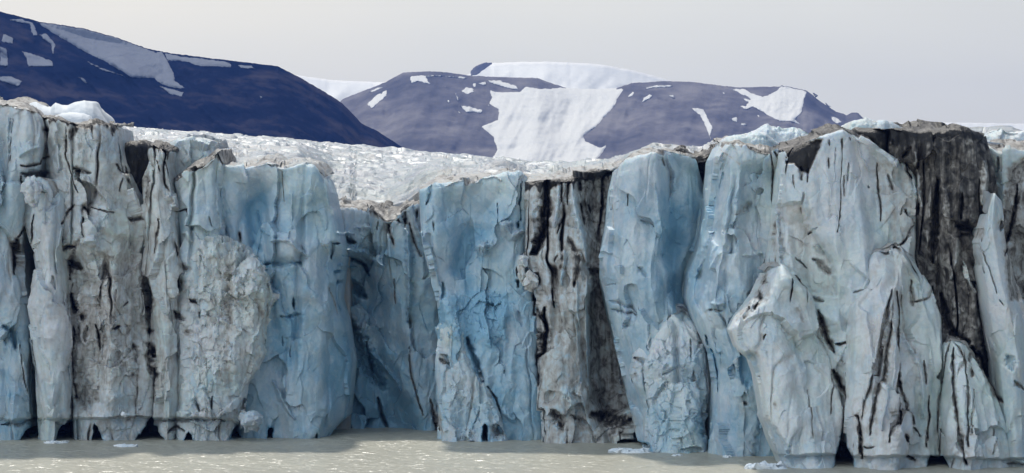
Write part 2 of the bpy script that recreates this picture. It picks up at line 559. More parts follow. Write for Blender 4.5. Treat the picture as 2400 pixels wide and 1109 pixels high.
# bay, lower
S(4, [760,240,810,400,880,520,950,620], 44, 3.0, 0, .6)
S(4, [930,700,950,800,985,885], 9, 2.8, .2, .5)
S(4, [770,840,776,895], 6, 2.5, .2, .5)
S(4, [870,380,885,480,905,560], 8, 1.5, 0, .8)
S(4, [830,420,900,440,1000,560,1060,650], 10, -1.2)
S(4, [720,100,770,100,772,200], 12, -.8)
S(4, [1104,180,1112,290], 6, .9, .6)
S(4, [1110,400,1116,540,1152,680,1185,785], 6, 1.1, .6)
S(4, [1235,700,1270,800,1287,875], 10, .8, .75, 0, .6)
S(4, [1285,470,1320,490], 12, .6, .5)
S(4, [450,130,448,190], 6, 1, 0, 1)
S(4, [380,230,490,215], 8, .8, 0, .5)
S(4, [390,340,392,390], 4, .6, .2, .3)
S(4, [437,400,438,450], 4, .6, .2, .3)
S(4, [330,590,400,720,460,800], 12, -.8)
S(4, [565,880,566,910], 5, 2, .3, .3)
S(4, [160,690,140,800,130,860], 12, 2, .2, .4)
Zn(4, [330,230,500,220,500,420,400,600,330,500], 24, .4, 0, .2)
Zn(4, [760,380,980,640,1140,700,1230,860,900,890,770,820], 40, .5, 0, .35)
# centre
S(5, [680,205,672,350,642,520,600,610], 27, 2.6, 1.0)
S(5, [540,210,526,330,537,430], 5, 1.2, .15, .8)
S(5, [400,330,402,440], 3, .6, .1, .6)
S(5, [420,450,480,512,550,485], 18, -2.0, -.1, -.3)
S(5, [440,450,442,455], 26, -2.4, -.1, -.5)
S(5, [515,440,518,462], 9, 1.6, 0, .8)
S(5, [305,570,320,575], 30, -2.6, -.1, -.4, .3)
S(5, [540,640,560,770], 26, -1.4, .12, -.4, .9)
S(5, [535,770,536,795], 8, 1.5, 1)
S(5, [520,690,530,730], 6, 1, .8)
S(5, [590,700,622,760,608,850,640,960,668,1050], 6, 2.2, .85)
S(5, [40,430,45,480], 4, .4, .5)
S(5, [60,140,30,250,5,330], 12, 1.0, .05, .2)
S(5, [100,230,200,200,330,185,420,200], 7, -.5, .35)
Zn(5, [230,430,370,470,260,620,240,820,130,700], 34, .8, 0, .35)
Zn(5, [90,860,460,830,470,1109,110,1109], 40, -.6, 0, .3, .7)
S(5, [80,780,90,1000,60,940], 14, 1.2, 0, .5)
S(5, [742,200,742,320,722,450], 17, -1.3, -.35)
S(5, [776,190,776,330], 7, -.9, -.2)
S(5, [824,200,828,330,880,500,905,660], 20, -1.6, -.4)
S(5, [905,240,910,360], 8, -.8, -.2)
S(5, [988,180,1002,300], 9, -1.2, -.5)
S(5, [1040,200,1030,330], 9, -.8, -.4)
S(5, [760,200,763,310], 4, 1, .8)
S(5, [802,190,796,330], 5, 1, .8)
S(5, [785,385,752,450,740,500], 7, 1, .8)
S(5, [860,215,862,240], 12, 1, .8)
S(5, [868,330,892,440], 8, .8, .8)
S(5, [915,330,930,380], 6, .8, .8)
S(5, [800,520,860,640,842,780], 18, .5, .6)
S(5, [835,770,836,800], 6, 1, .9)
S(5, [740,620,720,660], 5, .5, .7)
Zn(5, [850,190,1030,170,1000,450,985,560,960,700,900,760,915,560], 24, .8, .20)
S(5, [770,600,760,780], 20, -1.2, -.35, .2)
S(5, [590,230,720,188,900,165,1075,118], 15, -.2, 1.0)
S(5, [1022,330,1012,450,988,560], 5, 1, .85)
S(5, [1130,270,1131,340], 4, .5, .6)
S(5, [1042,330,1052,470], 5, .3, .5)
S(5, [1335,50,1350,110], 6, .6, .7)
S(5, [1240,30,1120,100], 5, 0, .6)
Zn(5, [1340,300,1447,340,1447,940,1390,900,1350,700], 70, 1.0, 0, .5)
S(5, [1290,220,1320,420,1340,640], 10, -.7)
S(5, [1015,795,1065,790], 6, .9, .2)
S(5, [1040,880,1100,900,1165,960], 9, .9, .1)
S(5, [1210,420,1280,460], 9, .5, .15)
S(5, [1200,690,1240,740], 14, .6, .12, .2)
# centre, lower
S(6, [610,110,606,200,640,330,622,480,655,615], 5, 2, .7)
S(6, [655,170,662,300,645,500,655,610], 10, 4.5, .75)
S(6, [690,70,700,170], 6, 1.5, .85)
Zn(6, [915,-40,1000,-40,1080,400,1140,740,1060,800,920,700], 14, 2.0, .22, .3)  # recessed slab: its shade is painted in through dirt and blue
S(6, [900,0,900,300,920,680], 8, -1.2, -.2)
S(6, [850,20,848,200,870,300], 6, -.7, -.3)
S(6, [730,760,760,850], 24, 1, .8, 0, .8)
S(6, [940,780,1060,830,1150,830], 38, 1.4, .8, 0, .8)
S(6, [830,790,900,830], 18, .6, .5, 0, .9)
S(6, [790,650,830,720], 26, -1.2, -.2, 0, .8)
S(6, [345,620,392,690,425,800], 6, 1.6, .3, .3)
S(6, [230,350,290,510,320,600], 14, 2.2, 0, .6)
S(6, [385,870,390,900], 20, 3, .3, .5)
S(6, [665,840,670,925], 5, 1.2, .2, .3)
S(6, [450,760,480,800], 18, -1)
S(6, [520,200,540,270], 16, .7, .15)
S(6, [1170,460,1220,490], 12, 1, .6, 0, .5)
S(6, [1160,540,1175,600], 8, .8, .5)
S(6, [1170,780,1192,880], 12, .6, .6, 0, .7)
S(6, [1050,180,1160,230], 10, 1.0, .15)
S(6, [90,440,110,490], 16, .5, .45, 0, .5)
# right third, upper
S(7, [640,232,700,238,770,262], 10, -.4, .7)
S(7, [640,300,560,330,460,240], 8, 0, .25)
S(7, [752,270,762,400,756,520,772,610], 6, 1.1, .7)
S(7, [790,640,782,720,742,830,712,920], 7, 1.3, .8)
S(7, [770,740,775,900], 10, 1.0, .4)
S(7, [770,270,800,310], 7, .8, .9)
S(7, [470,260,420,420,400,560], 14, -1.0)
S(7, [470,380,450,470], 8, .8, 0, .4)
S(7, [480,690,500,720], 14, .7, .2)
S(7, [560,620,640,560], 18, .8, .22)
S(7, [420,720,360,880,320,980], 14, -1.0)
S(7, [600,860,700,850], 12, -.6)
Zn(7, [835,240,1060,195,1015,290,972,385,938,372,905,330,860,330], 8, 1.0, 1.0)
S(7, [866,320,862,400], 6, .6, .8)
S(7, [935,350,940,420], 8, .6, .8)
S(7, [972,360,968,430], 4, .4, .7)
S(7, [950,500,932,610], 6, .4, .5)
S(7, [900,400,905,470], 5, .3, .5)
S(7, [800,480,795,570], 12, -1.0, -.1)
S(7, [1166,190,1169,300,1161,420,1165,560,1156,640,1141,725], 4, .5, .75)
S(7, [1155,590,1158,650], 6, .5, .8)
S(7, [1088,290,1091,355], 5, .4, .95)
S(7, [1090,190,1094,225], 6, .4, .9)
S(7, [1168,185,1172,235], 6, .4, .9)
S(7, [1211,320,1206,430], 4, .4, .65)
S(7, [1186,400,1184,515], 4, .4, .8)
S(7, [1218,165,1222,195], 6, .4, .8)
S(7, [1128,240,1124,330], 3, .2, .4)
S(7, [1372,330,1376,440,1388,560,1392,660], 5, .9, .55)
S(7, [1325,455,1328,465], 6, .5, .6)
S(7, [1265,180,1280,280,1330,360], 5, -.7)
Zn(7, [1350,300,1480,300,1580,400,1600,600,1480,800,1400,660], 24, -.3, .14)
S(7, [1490,290,1500,340], 12, -1.2, 0, 0, .8)
S(7, [1540,320,1580,410], 6, 1, .8)
S(7, [1600,450,1606,500], 10, -1.0, -.2)
S(7, [1610,560,1605,620], 5, 1, .85)
S(7, [1552,590,1572,680,1542,740,1462,835], 5, 1.1, .85)
S(7, [1440,390,1460,480], 9, .6, .4)
S(7, [1500,620,1530,560], 6, .5, .5)
Zn(7, [800,570,940,560,962,680,1050,800,1112,900,1135,1090,1000,1080,900,960,815,900], 14, 1.8, .10)
S(7, [1000,880,1100,960], 16, 1.0, .3)
S(7, [900,880,960,930], 6, .6, .5)
S(7, [1010,800,1040,830], 14, -.8)
# dark tower
S(7, [1590,270,1606,420,1625,580], 13, -.9, -.75, 0)
S(7, [1680,460,1670,700,1655,820], 17, -.5, -.22)
S(7, [1770,520,1785,720], 26, -.6, -.26)
S(7, [1890,580,1895,660], 20, -.5, -.2)
S(7, [1980,320,1985,420,1965,560], 22, -.6, -.5)
S(7, [1950,420,1945,600], 6, 1.0, .2)
S(7, [2040,410,2030,500,1990,640], 8, .3, .4)
S(7, [1720,420,1710,600,1690,900], 18, 1.8, .2)
S(7, [1860,500,1852,650], 9, 1.2, .2)
S(7, [1640,330,1640,560,1610,840], 7, .9, .1)
S(7, [1850,690,1900,720], 24, 2, .3)
S(7, [1835,760,1822,900,1790,1000], 15, -1.6, -.3, 0, .5)
S(7, [1862,890,1892,960,1930,1070], 10, -1.4, -.75)
S(7, [1940,720,1962,850,1990,960], 6, 1.2, .3)
S(7, [1560,240,1520,290], 14, 1.2, .2)
S(7, [1455,190,1448,215], 9, -.5, -.35, 0, .6)
# far right pale slab and dark back tower
S(7, [1960,790,2000,900,2040,1000,2060,1080], 5, .6, .4)
S(7, [1985,700,1975,780], 9, .6, .6)
S(7, [2080,660,2085,710], 12, 1.2, .7)
S(7, [2180,450,2170,560,2150,700,2110,860], 7, 1.0, .7)
S(7, [2060,300,2050,380], 6, .8, .7)
S(7, [2100,230,2150,215,2218,225], 12, 0, .8)
Zn(7, [2200,300,2130,360,2110,500,2100,640,2110,900,2140,1120,2400,1120,2400,250], 16, .5, .42)
# right third, lower
S(8, [680,90,684,120], 15, 1.6, 1)
S(8, [705,0,708,20], 15, 1.4, 1)
S(8, [655,45,660,60], 8, 1, .8)
S(8, [650,170,665,155], 9, 1, .85)
S(8, [622,100,630,110], 8, .8, .8)
S(8, [615,170,590,240], 12, .6, .45, 0, .8)
Zn(8, [640,60,720,0,730,120,560,280,540,250], 14, .3, .12, 0, .35)
S(8, [840,30,832,150], 5, 1, .8)
S(8, [925,60,918,160], 5, .5, .4)
S(8, [880,-10,960,105], 6, 1.2, .9)
S(8, [965,112,1035,142], 9, .6, .6)
S(8, [870,200,900,270], 24, .4, .25)
S(8, [958,640,966,940], 5, .4, .4)
S(8, [760,725,765,735], 12, .2, .3)
S(8, [695,350,710,320], 6, 1, .3)
S(8, [1090,600,1083,780], 4, .6, .6)
S(8, [1005,195,1050,330,1100,430], 15, 2, .8, 0, .7)
S(8, [1110,385,1170,375], 9, 1.4, .85)
S(8, [1130,430,1135,500], 22, -.6, .2, 0, .9)
S(8, [1100,530,1130,620,1175,670,1180,720], 14, 1.6, .85, 0, .7)
S(8, [1155,540,1160,600], 10, -.9, -.1)
S(8, [1162,740,1155,870], 9, 2, .85)
S(8, [1160,960,1190,1020], 12, 2, .5)
S(8, [1215,90,1260,75], 5, .4, .5)
S(8, [1412,60,1385,250,1340,480,1305,650,1262,800], 8, .9, .42)
S(8, [1440,40,1425,220,1392,380,1370,520,1340,720,1308,900], 9, 1.2, .62)
S(8, [1400,120,1345,380,1322,520], 6, .6, .4)
S(8, [1462,80,1480,300,1476,560,1462,700,1440,880,1425,940], 9, 1.3, .62)
S(8, [1468,690,1456,840], 14, 2.2, .7)
S(8, [1475,560,1500,700,1535,850,1545,900], 8, 1.1, .65)
S(8, [1545,20,1560,90,1562,160], 7, .8, .65)
S(8, [1500,100,1520,280,1560,430], 9, .9, .4)
S(8, [1630,680,1642,800,1620,970], 6, 1, .85)
S(8, [1600,480,1612,610], 6, .8, .6)
S(8, [1235,790,1256,900,1250,1030], 9, 1.6, .85)
S(8, [1405,60,1350,330,1290,700], 9, -.9, -.1)
S(8, [1440,300,1420,600,1380,860], 10, -.9, -.1)
S(8, [1500,50,1520,300,1590,560,1610,800], 12, -1.0, -.1)
S(8, [1570,140,1640,120,1650,60], 8, .8, .6)
S(8, [1490,900,1520,1010,1560,1045], 9, 1.6, .8)
S(8, [1560,860,1600,910], 6, .6, .7)
S(8, [1270,960,1330,970], 6, .7, .4)
S(8, [1745,370,1728,480,1700,620,1690,760,1680,900], 6, 1.1, .6)
S(8, [1770,400,1780,580,1800,740,1822,960,1842,1070], 10, 1.8, .65)
S(8, [1826,420,1842,620,1846,780,1850,960], 7, 1.0, .5)
S(8, [1870,410,1868,570], 10, 1, .8)
S(8, [1872,640,1862,900], 4, .5, .5)
S(8, [2010,820,2000,1000], 4, .5, .3)
S(8, [1700,100,1720,220,1760,310,1860,370], 20, 1.2, .6, 0, .8)
S(8, [1780,170,1800,200], 24, -1.2, -.15, 0, .8)
S(8, [1880,400,1940,520,2000,640,2042,710], 17, 1.5, .95)
S(8, [1890,30,1920,200,1950,420,1990,560], 12, 1.0, .7)
S(8, [2080,450,2110,520], 24, 1, 0, .6)
S(8, [2120,590,2160,640], 9, 1, .5)
S(8, [2030,130,2050,160], 4, .4, .4)
S(8, [2080,1060,2180,1075], 9, 1, .3)
S(8, [1700,870,1740,910], 6, .6, .5)
S(8, [288,360,290,470], 4, .7, .3)
S(8, [300,540,312,640,340,655], 8, .8, .4, 0, .5)
S(8, [140,560,200,520], 12, .5, .05, .2)
S(8, [370,330,400,430,422,540,426,650], 7, 2.2, 0, .9)
S(8, [534,500,535,570], 15, 3.2, 0, 1)
S(8, [580,715,600,715], 9, 1, .3, .3)
S(8, [330,760,320,900], 32, 1.8, .1, .6)
S(8, [400,150,470,155], 20, -1.4)
S(8, [385,190,470,190], 8, 1.1, .2)
Zn(8, [560,430,650,440,660,560,600,620,560,560], 14, 1.2, 0, .6)
Zn(8, [680,800,760,860,830,960,830,1040,640,1040], 20, .6, .02, .4)

Zn(0, [2150,600,2230,560,2330,620,2350,1000,2200,1000], 40, 0, -.16)
# large planes and hollows of the face
for pts, fe, d, bl in (
    ([1565,350,1680,400,1670,560,1640,700,1605,745,1575,600], 34, 5.0, .25), ([1760,400,1825,380,1822,640,1770,700,1735,560], 30, 2.4, 0),
    ([1375,420,1445,400,1430,640,1470,860,1490,1000,1400,1000,1378,700], 26, 3.4, 0), ([560,430,650,430,640,600,570,620], 40, 2.2, .15),
    ([700,470,800,460,790,760,840,860,800,1030,720,1030,730,760], 40, 1.2, 0), ([780,600,870,600,900,700,960,1030,780,1030], 40, 5.0, .2),
    ([1060,470,1160,470,1170,700,1100,800,1050,640], 44, 2.6, .1), ([165,590,235,600,250,800,225,960,165,960], 20, 2.4, 0),
    ([270,420,345,500,350,700,345,980,285,980,300,700], 30, 1.6, 0), ([1850,690,1960,780,1990,1080,1880,1080,1860,850], 40, 2.4, 0),
    ([2110,620,2200,640,2230,1090,2130,1090,2120,800], 36, 2.6, 0), ([2040,350,2160,400,2160,620,2060,600,2050,450], 40, 2.2, 0),
    ([1500,870,1680,870,1680,1070,1500,1070], 26, 1.2, 0), ([100,330,150,330,150,430,100,430], 16, 1.0, 0),
    ([200,470,340,500,330,560,200,545], 16, -1.0, 0), ([2380,560,2450,560,2480,1100,2400,1100], 30, 2.5, 0),
    ([640,540,760,560,740,700,650,690], 30, -1.2, -.1), ([1840,520,1900,500,1960,620,1990,760,1900,700], 18, 1.4, 0)):
    Zn(0, pts, fe, d, 0, bl)

def seg_dist(P, pts, along=False):
    if len(pts) == 1:
        return np.hypot(P[:, 0] - pts[0, 0], P[:, 1] - pts[0, 1])
    best, tt = np.full(len(P), 1e9), np.zeros(len(P))
    lens = np.hypot(*np.diff(pts, axis=0).T)
    acc, tot = 0.0, max(lens.sum(), 1e-6)
    for a, b, l in zip(pts[:-1], pts[1:], lens):
        ab = b - a
        t = np.clip(((P - a) @ ab) / max(ab @ ab, 1e-6), 0, 1)
        d = np.hypot(P[:, 0] - a[0] - t * ab[0], P[:, 1] - a[1] - t * ab[1])
        tt = np.where(d < best, (acc + t * l) / tot, tt)
        best = np.minimum(best, d)
        acc += l
    return (best, tt, tot) if along else best
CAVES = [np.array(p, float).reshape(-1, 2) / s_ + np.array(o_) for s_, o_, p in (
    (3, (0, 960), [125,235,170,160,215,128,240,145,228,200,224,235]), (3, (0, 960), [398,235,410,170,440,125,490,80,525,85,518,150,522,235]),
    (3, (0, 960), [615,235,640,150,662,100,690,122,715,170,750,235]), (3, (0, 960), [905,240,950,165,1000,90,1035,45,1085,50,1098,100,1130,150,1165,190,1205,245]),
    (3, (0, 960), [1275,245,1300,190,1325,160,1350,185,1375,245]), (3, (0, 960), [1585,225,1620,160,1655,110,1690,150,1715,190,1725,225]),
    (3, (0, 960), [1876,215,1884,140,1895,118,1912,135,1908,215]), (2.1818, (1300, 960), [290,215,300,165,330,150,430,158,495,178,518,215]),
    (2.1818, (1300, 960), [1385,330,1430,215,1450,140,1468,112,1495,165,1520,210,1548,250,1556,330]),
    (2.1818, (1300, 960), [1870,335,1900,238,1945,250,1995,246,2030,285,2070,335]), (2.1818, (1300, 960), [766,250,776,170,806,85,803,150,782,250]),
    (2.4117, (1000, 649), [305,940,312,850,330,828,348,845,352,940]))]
def poly_sdf(P, pts):
    d = seg_dist(P, np.vstack([pts, pts[:1]]))
    x, y = P[:, 0], P[:, 1]
    ins = np.zeros(len(P), bool)
    for (x0, y0), (x1, y1) in zip(pts, np.roll(pts, -1, 0)):
        c = (y0 > y) != (y1 > y)
        ins ^= c & (x < (x1 - x0) * (y - y0) / (y1 - y0 + 1e-12) + x0)
    return np.where(ins, d, -d)

def sculpt(PX, PY):
    """carve depth, dirt with painted shade, blue, rough from every stroke and zone at photo positions"""
    P = np.stack([PX, PY], -1).astype(np.float64)
    n = len(P)
    carve, dirt, blue, rough = (np.zeros(n) for _ in range(4))
    P3 = np.stack([PX, PY, 0 * PX], -1)
    wob = fbm(P3 / 14.0, 3, 51)
    slow = vnoise(P3 / np.array([42, 75, 1]), 57)
    fine = fbm(P3 * np.array([1, 0.45, 1]) / 5.0, 3, 52)
    Pw_ = P + np.stack([2.2 * vnoise(P3 / 34, 53) + 0.9 * vnoise(P3 / 10, 54), 5.0 * vnoise(P3 / 26, 55) + 2.2 * vnoise(P3 / 8, 56)], -1)
    for pts, w, d, di, bl, ro in STROKES:
        lo, hi = pts.min(0) - 3 * w - 6, pts.max(0) + 3 * w + 6
        m = np.where((P[:, 0] > lo[0]) & (P[:, 0] < hi[0]) & (P[:, 1] > lo[1]) & (P[:, 1] < hi[1]))[0]
        if not len(m): continue
        r, t, tot = seg_dist(Pw_[m], pts, True)
        if tot < 50 and di > 0.3: di, d = di * 0.62, d * 1.4
        thin = tot > 3.5 * w
        we = w * ((0.30 + 0.85 * np.sin(np.pi * np.clip(t, 0.02, 0.98)) ** 0.7) if thin else 1.0)
        we = we * (1 + 0.55 * wob[m])
        q = np.maximum(r / np.maximum(we, 0.8) + fine[m] * 0.35, 0)
        k = np.exp(-q ** 2.0)
        carve[m] += d * k
        dk = np.exp(-(q / 1.1) ** 1.8) * np.clip(0.72 + 0.75 * fine[m] + 0.35 * wob[m], 0.1, 1)
        if di > 0.35 and thin and w < 4.5:
            dk = 0.72 * dk + 0.20 * np.exp(-(r / (2.6 * w)) ** 2) * np.clip(0.7 + 0.9 * fine[m], 0, 1.3)
        if di >= 0:
            dirt[m] = np.maximum(dirt[m], np.minimum(di * dk + np.minimum(dirt[m], 0.3), 1.0))
        else:
            dirt[m] += di * dk
        blue[m] += bl * dk
        rough[m] = np.maximum(rough[m], ro * dk)
    for pts, fe, d, di, bl, ro in ZONES:
        lo, hi = pts.min(0) - 2 * fe, pts.max(0) + 2 * fe
        m = np.where((P[:, 0] > lo[0]) & (P[:, 0] < hi[0]) & (P[:, 1] > lo[1]) & (P[:, 1] < hi[1]))[0]
        if not len(m): continue
        k = sstep(-fe, fe, poly_sdf(P[m], pts) + (slow[m] * min(fe, 24) * 0.9 if fe > 12 else wob[m] * fe * 0.7))
        carve[m] += d * k
        dirt[m] += di * k
        blue[m] += bl * k
        rough[m] = np.maximum(rough[m], ro * k)
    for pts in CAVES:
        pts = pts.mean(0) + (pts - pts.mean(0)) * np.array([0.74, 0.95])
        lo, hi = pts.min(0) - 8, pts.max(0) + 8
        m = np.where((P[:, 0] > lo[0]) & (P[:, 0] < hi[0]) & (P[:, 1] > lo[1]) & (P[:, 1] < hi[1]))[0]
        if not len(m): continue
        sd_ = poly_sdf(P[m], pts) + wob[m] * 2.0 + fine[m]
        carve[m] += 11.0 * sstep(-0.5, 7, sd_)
        dirt[m] = np.maximum(dirt[m], 0.85 * sstep(0.5, 6, sd_))  # cave darkness painted in as a high dirt value
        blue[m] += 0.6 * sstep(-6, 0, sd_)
    return carve, dirt, blue, rough

# ------------------------------------------------------------------ ice towers
def poly_at(pts, t, ax):
    p = np.array(pts, float)
    if ax == 0:
        s = (p[:, 0] - p[0, 0]) / (p[-1, 0] - p[0, 0])
    else:
        d = np.concatenate([[0], np.cumsum(np.hypot(*np.diff(p, axis=0).T))])
        s = d / d[-1]
    return np.interp(t, s, p[:, 0]), np.interp(t, s, p[:, 1])
def tower(name, label, cat, Y, left, right, top, r=2.5, rt=0.8, back=13.0, slope=0.06, yaw=0.0, lean=0.0, bow=0.0,
          dirt=0.0, blue=0.2, rough=0.0, topdirt=0.3, flute=1.0, scoop=1.0, notch=None, rim=0.0, rimlen=0.5, crack=0.45, tent=(), group='ice towers of the glacier front',
          mat=None, topmat=None, step=2.1, parts=True, seed=0, strokes=True):
    mat, topmat = mat or ICE, topmat or CRUST
    wpx = max(p[0] for p in right) - min(p[0] for p in left)
    hpx = max(left[-1][1], right[-1][1]) - min(p[1] for p in top)
    nu, nv = max(12, int(wpx / step)), max(10, int(hpx / step))
    NB = 16
    u = np.linspace(0, 1, nu)[None, :]
    v = np.linspace(0, 1, nv)[:, None]
    Lx, Ly = poly_at(left, v[:, 0], 1); Rx, Ry = poly_at(right, v[:, 0], 1)
    Tx, Ty = poly_at(top, u[0], 0)
    Bx = left[-1][0] + (right[-1][0] - left[-1][0]) * u[0]
    By = left[-1][1] + (right[-1][1] - left[-1][1]) * u[0]
    def coons(T, B, l, r_):
        return ((1 - v) * T[None, :] + v * B[None, :] + (1 - u) * l[:, None] + u * r_[:, None]
                - ((1 - u) * (1 - v) * T[0] + u * (1 - v) * T[-1] + (1 - u) * v * B[0] + u * v * B[-1]))
    gx, gy = coons(Tx, Bx, Lx, Rx), coons(Ty, By, Ly, Ry)
    # extended grid: NB rows of top behind row 0, NB columns of flank on each side
    px = np.pad(gx, ((NB, 0), (NB, NB)), mode='edge')
    py = np.pad(gy, ((NB, 0), (NB, NB)), mode='edge')
    offs = back * (np.linspace(0, 1, NB + 1)[1:] ** 1.5)
    bt = np.zeros(px.shape); bs = np.zeros(px.shape)
    bt[:NB, :] = offs[::-1][:, None]
    bs[:, :NB] = offs[::-1][None, :]
    bs[:, -NB:] = offs[None, :]
    b = np.maximum(bt, bs)
    # roundness of the edges (metres)
    mpp = Y / F
    dl = np.minimum((px - px[:, NB:NB + 1]), (px[:, -NB - 1:-NB] - px)) * mpp
    rr = lambda d, R: R * (1 - np.sqrt(np.maximum(0, 1 - (1 - np.clip(d / R, 0, 1)) ** 2)))
    dtop = (py - py[NB:NB + 1, :]) * mpp
    uu = np.pad(np.broadcast_to(u, gx.shape), ((NB, 0), (NB, NB)), mode='edge')
    vv = np.pad(np.broadcast_to(v, gx.shape), ((NB, 0), (NB, NB)), mode='edge')
    dy = rr(np.maximum(dl, 0), r) + rr(np.maximum(dtop, 0), rt) + yaw * (uu - 0.5) + lean * (1 - vv) - bow * 4 * uu * (1 - uu)
    for u0, dep in tent:
        uw = u0 + 0.05 * vnoise(np.stack([vv.ravel() * 5, 0 * vv.ravel(), 0 * vv.ravel() + seed], -1), 95).reshape(uu.shape)
        dy = dy + dep * np.where(uu < uw, (uw - uu) / np.maximum(uw, .05), (uu - uw) / np.maximum(1 - uw, .05)) * (0.35 + 0.65 * vv)
    Yg = Y + dy
    Pg = at(px, py, Yg)
    Pg[..., 1] += b
    Pg[..., 2] += np.where(bt >= bs, bt, 0) * slope
    H, Wd = px.shape
    # normals of the smooth base
    tu = np.gradient(Pg, axis=1); tv = np.gradient(Pg, axis=0)
    Nn = np.cross(tu, -tv)
    Nn /= np.linalg.norm(Nn, axis=-1, keepdims=True) + 1e-9
    Nn = -Nn
    if Nn[H // 2, Wd // 2, 1] > 0: Nn = -Nn
    V = Pg.reshape(-1, 3); Nn = Nn.reshape(-1, 3)
    fx, fy = px.ravel(), py.ravel()
    front = ((bt == 0) & (bs == 0)).ravel()
    istop = (bt > 0).ravel() & (bt >= bs).ravel()
    if strokes:
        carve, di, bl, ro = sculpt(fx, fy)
    else:
        carve, di, bl, ro = (np.zeros(len(V)) for _ in range(4))
    bsr, btr = bs.ravel(), bt.ravel()
    fade = np.exp(-bsr / 3.0) * np.where(istop, np.exp(-btr / 1.0), 1.0)
    carve = carve * np.where(front, 1, np.where(istop, np.exp(-btr / 1.5), np.exp(-bsr / 9.0)))
    ro = np.clip(ro * fade + rough, 0, 1)
    di = di * fade + dirt
    P = V + seed * 13.7
    if rim:
        # debris washed over the crest: a ragged band with drips
        dt_ = dtop.ravel()
        xn = np.stack([P[:, 0] / 0.55, 0 * dt_, 0 * dt_ + seed], -1)
        ln_ = rimlen * (0.45 + 2.2 * np.clip(vnoise(xn, 91) + 0.35 * vnoise(xn / 3.5, 92) + 0.1, 0, 1.3) ** 1.3 + 0.25 * vnoise(P / 0.7, 93))
        di = np.where(front, np.maximum(di, rim * (1 - sstep(0.6, 1.3, dt_ / np.maximum(ln_, 0.05)))), di)
    # large swells, scalloped fracture faces, flutes, rubble
    d = 1.1 * fbm(P / 8.0 * np.array([1, 1, 0.4]), 2, seed + 1) * scoop
    wv = np.stack([vnoise(P / 2.2, 12), vnoise(P / 2.2, 13), vnoise(P / 2.2, 14)], -1)
    f1, f2, _ = worley(P / np.array([5.0, 5.0, 8.5]) + 0.2 * wv, seed + 2)
    d += scoop * 0.8 * (f1 ** 1.5 - 0.35)
    e1, r1, t1 = wfacet(P / np.array([4.2, 4.2, 8.5]) + 0.22 * wv, seed + 3)
    d += scoop * (1.1 * (r1 - 0.5) + 1.7 * t1)
    e2, r2, t2 = wfacet(P / np.array([1.7, 1.7, 3.2]) + 0.18 * wv, seed + 15)
    d += scoop * (0.24 * (r2 - 0.5) + 0.42 * t2) * (0.55 + 0.6 * ro)
    rg = 1 - np.abs(fbm(P / np.array([2.0, 2.0, 5.0]), 3, seed + 16))
    d += scoop * 0.2 * (rg ** 3 - 0.5)
    d += flute * 0.26 * (0.5 - np.abs(vnoise(P / np.array([1.7, 1.7, 16.0]) + 0.1 * wv, seed + 4)) * 2)
    d += flute * 0.08 * vnoise(P / np.array([0.55, 0.55, 5.0]), seed + 5)
    d += 0.07 * fbm(P / 0.8, 3, seed + 6)
    # long open fractures running down the face
    vv1 = vnoise(P / np.array([3.1, 3.1, 26.0]) + 0.10 * wv, seed + 20)
    gate = sstep(-0.05, 0.35, vnoise(P / np.array([6.0, 6.0, 11.0]), seed + 21))
    ck = np.exp(-(vv1 / 0.035) ** 2) * gate * crack
    carve = carve + 0.75 * ck * np.where(istop, 0, 1)
    # deep vertical folds between the columns of the face
    vv2 = vnoise(P / np.array([5.2, 5.2, 70.0]) + 0.04 * wv, seed + 24)
    gate2 = sstep(-0.25, 0.25, vnoise(P / np.array([9.0, 9.0, 16.0]), seed + 25))
    carve = carve + 1.3 * min(scoop, 1) * np.exp(-(vv2 / 0.06) ** 2) * gate2 * np.where(istop, 0, 1)
    di = di + 0.45 * ck * np.clip(0.35 + dirt * 3, 0, 1)
    rw = ro > 0.03
    if rw.any():
        g1, rr1, gt1 = wfacet(P[rw] / np.array([0.8, 0.8, 1.15]) + 0.2 * wv[rw], seed + 8)
        h1, rr2, gt2 = wfacet(P[rw] / np.array([0.38, 0.38, 0.5]), seed + 9)
        big = 0.55 + 0.9 * sstep(-0.3, 0.5, vnoise(P[rw] / 2.5, seed + 10))
        d[rw] += ro[rw] * big * (0.55 * (rr1 - 0.5) + 0.5 * gt1 + 0.24 * (rr2 - 0.5) + 0.22 * gt2)
    # keep the traced silhouettes: less relief close to the flanks and the crest
    d = d * (0.42 + 0.58 * sstep(0.0, 3.0, np.maximum(dl, 0).ravel())) * np.where(istop, 1, 0.6 + 0.4 * sstep(0.0, 2.0, np.maximum(dtop, 0).ravel()))
    d = d * np.where(istop, 1.0, 0.25 + 0.75 * np.exp(-bsr / 0.7))
    d = np.where(istop, 0.45 * d, d)
    if istop.any():
        t1, _, _ = worley(P[istop] / np.array([2.2, 2.6, 2.2]), seed + 11)
        d[istop] += np.minimum(btr[istop] / 1.5, 1) * 0.7 * (0.6 - t1)
    und = np.zeros(len(V))
    if notch:
        ln = np.interp(fx, [p[0] for p in notch], [p[1] for p in notch]) + 5 * vnoise(np.stack([fx / 40, fy * 0, fy * 0], -1), 77)
        und = sstep(0, 10, fy - ln) * np.where(istop, 0, 1)
        carve = carve + 1.3 * und
        d *= 1 - 0.45 * und
        bl = bl + 0.2 * und
    V = V + Nn * d[:, None]
    # carving goes straight back along the sight line's horizontal
    V[:, 1] += carve * np.where(istop & (btr > 2), 0, 1)
    V[:, 0] += carve * (fx - CX) / F
    tdn = topdirt + 0.25 * vnoise(P / 3.0, 31)
    di = np.where(istop, np.maximum(di, tdn), di)
    if strokes and blue > 0.2:
        bl = bl + 0.16 * sstep(520, 900, fy) - 0.22 * (1 - sstep(0.5, 5.0, dtop.ravel()))
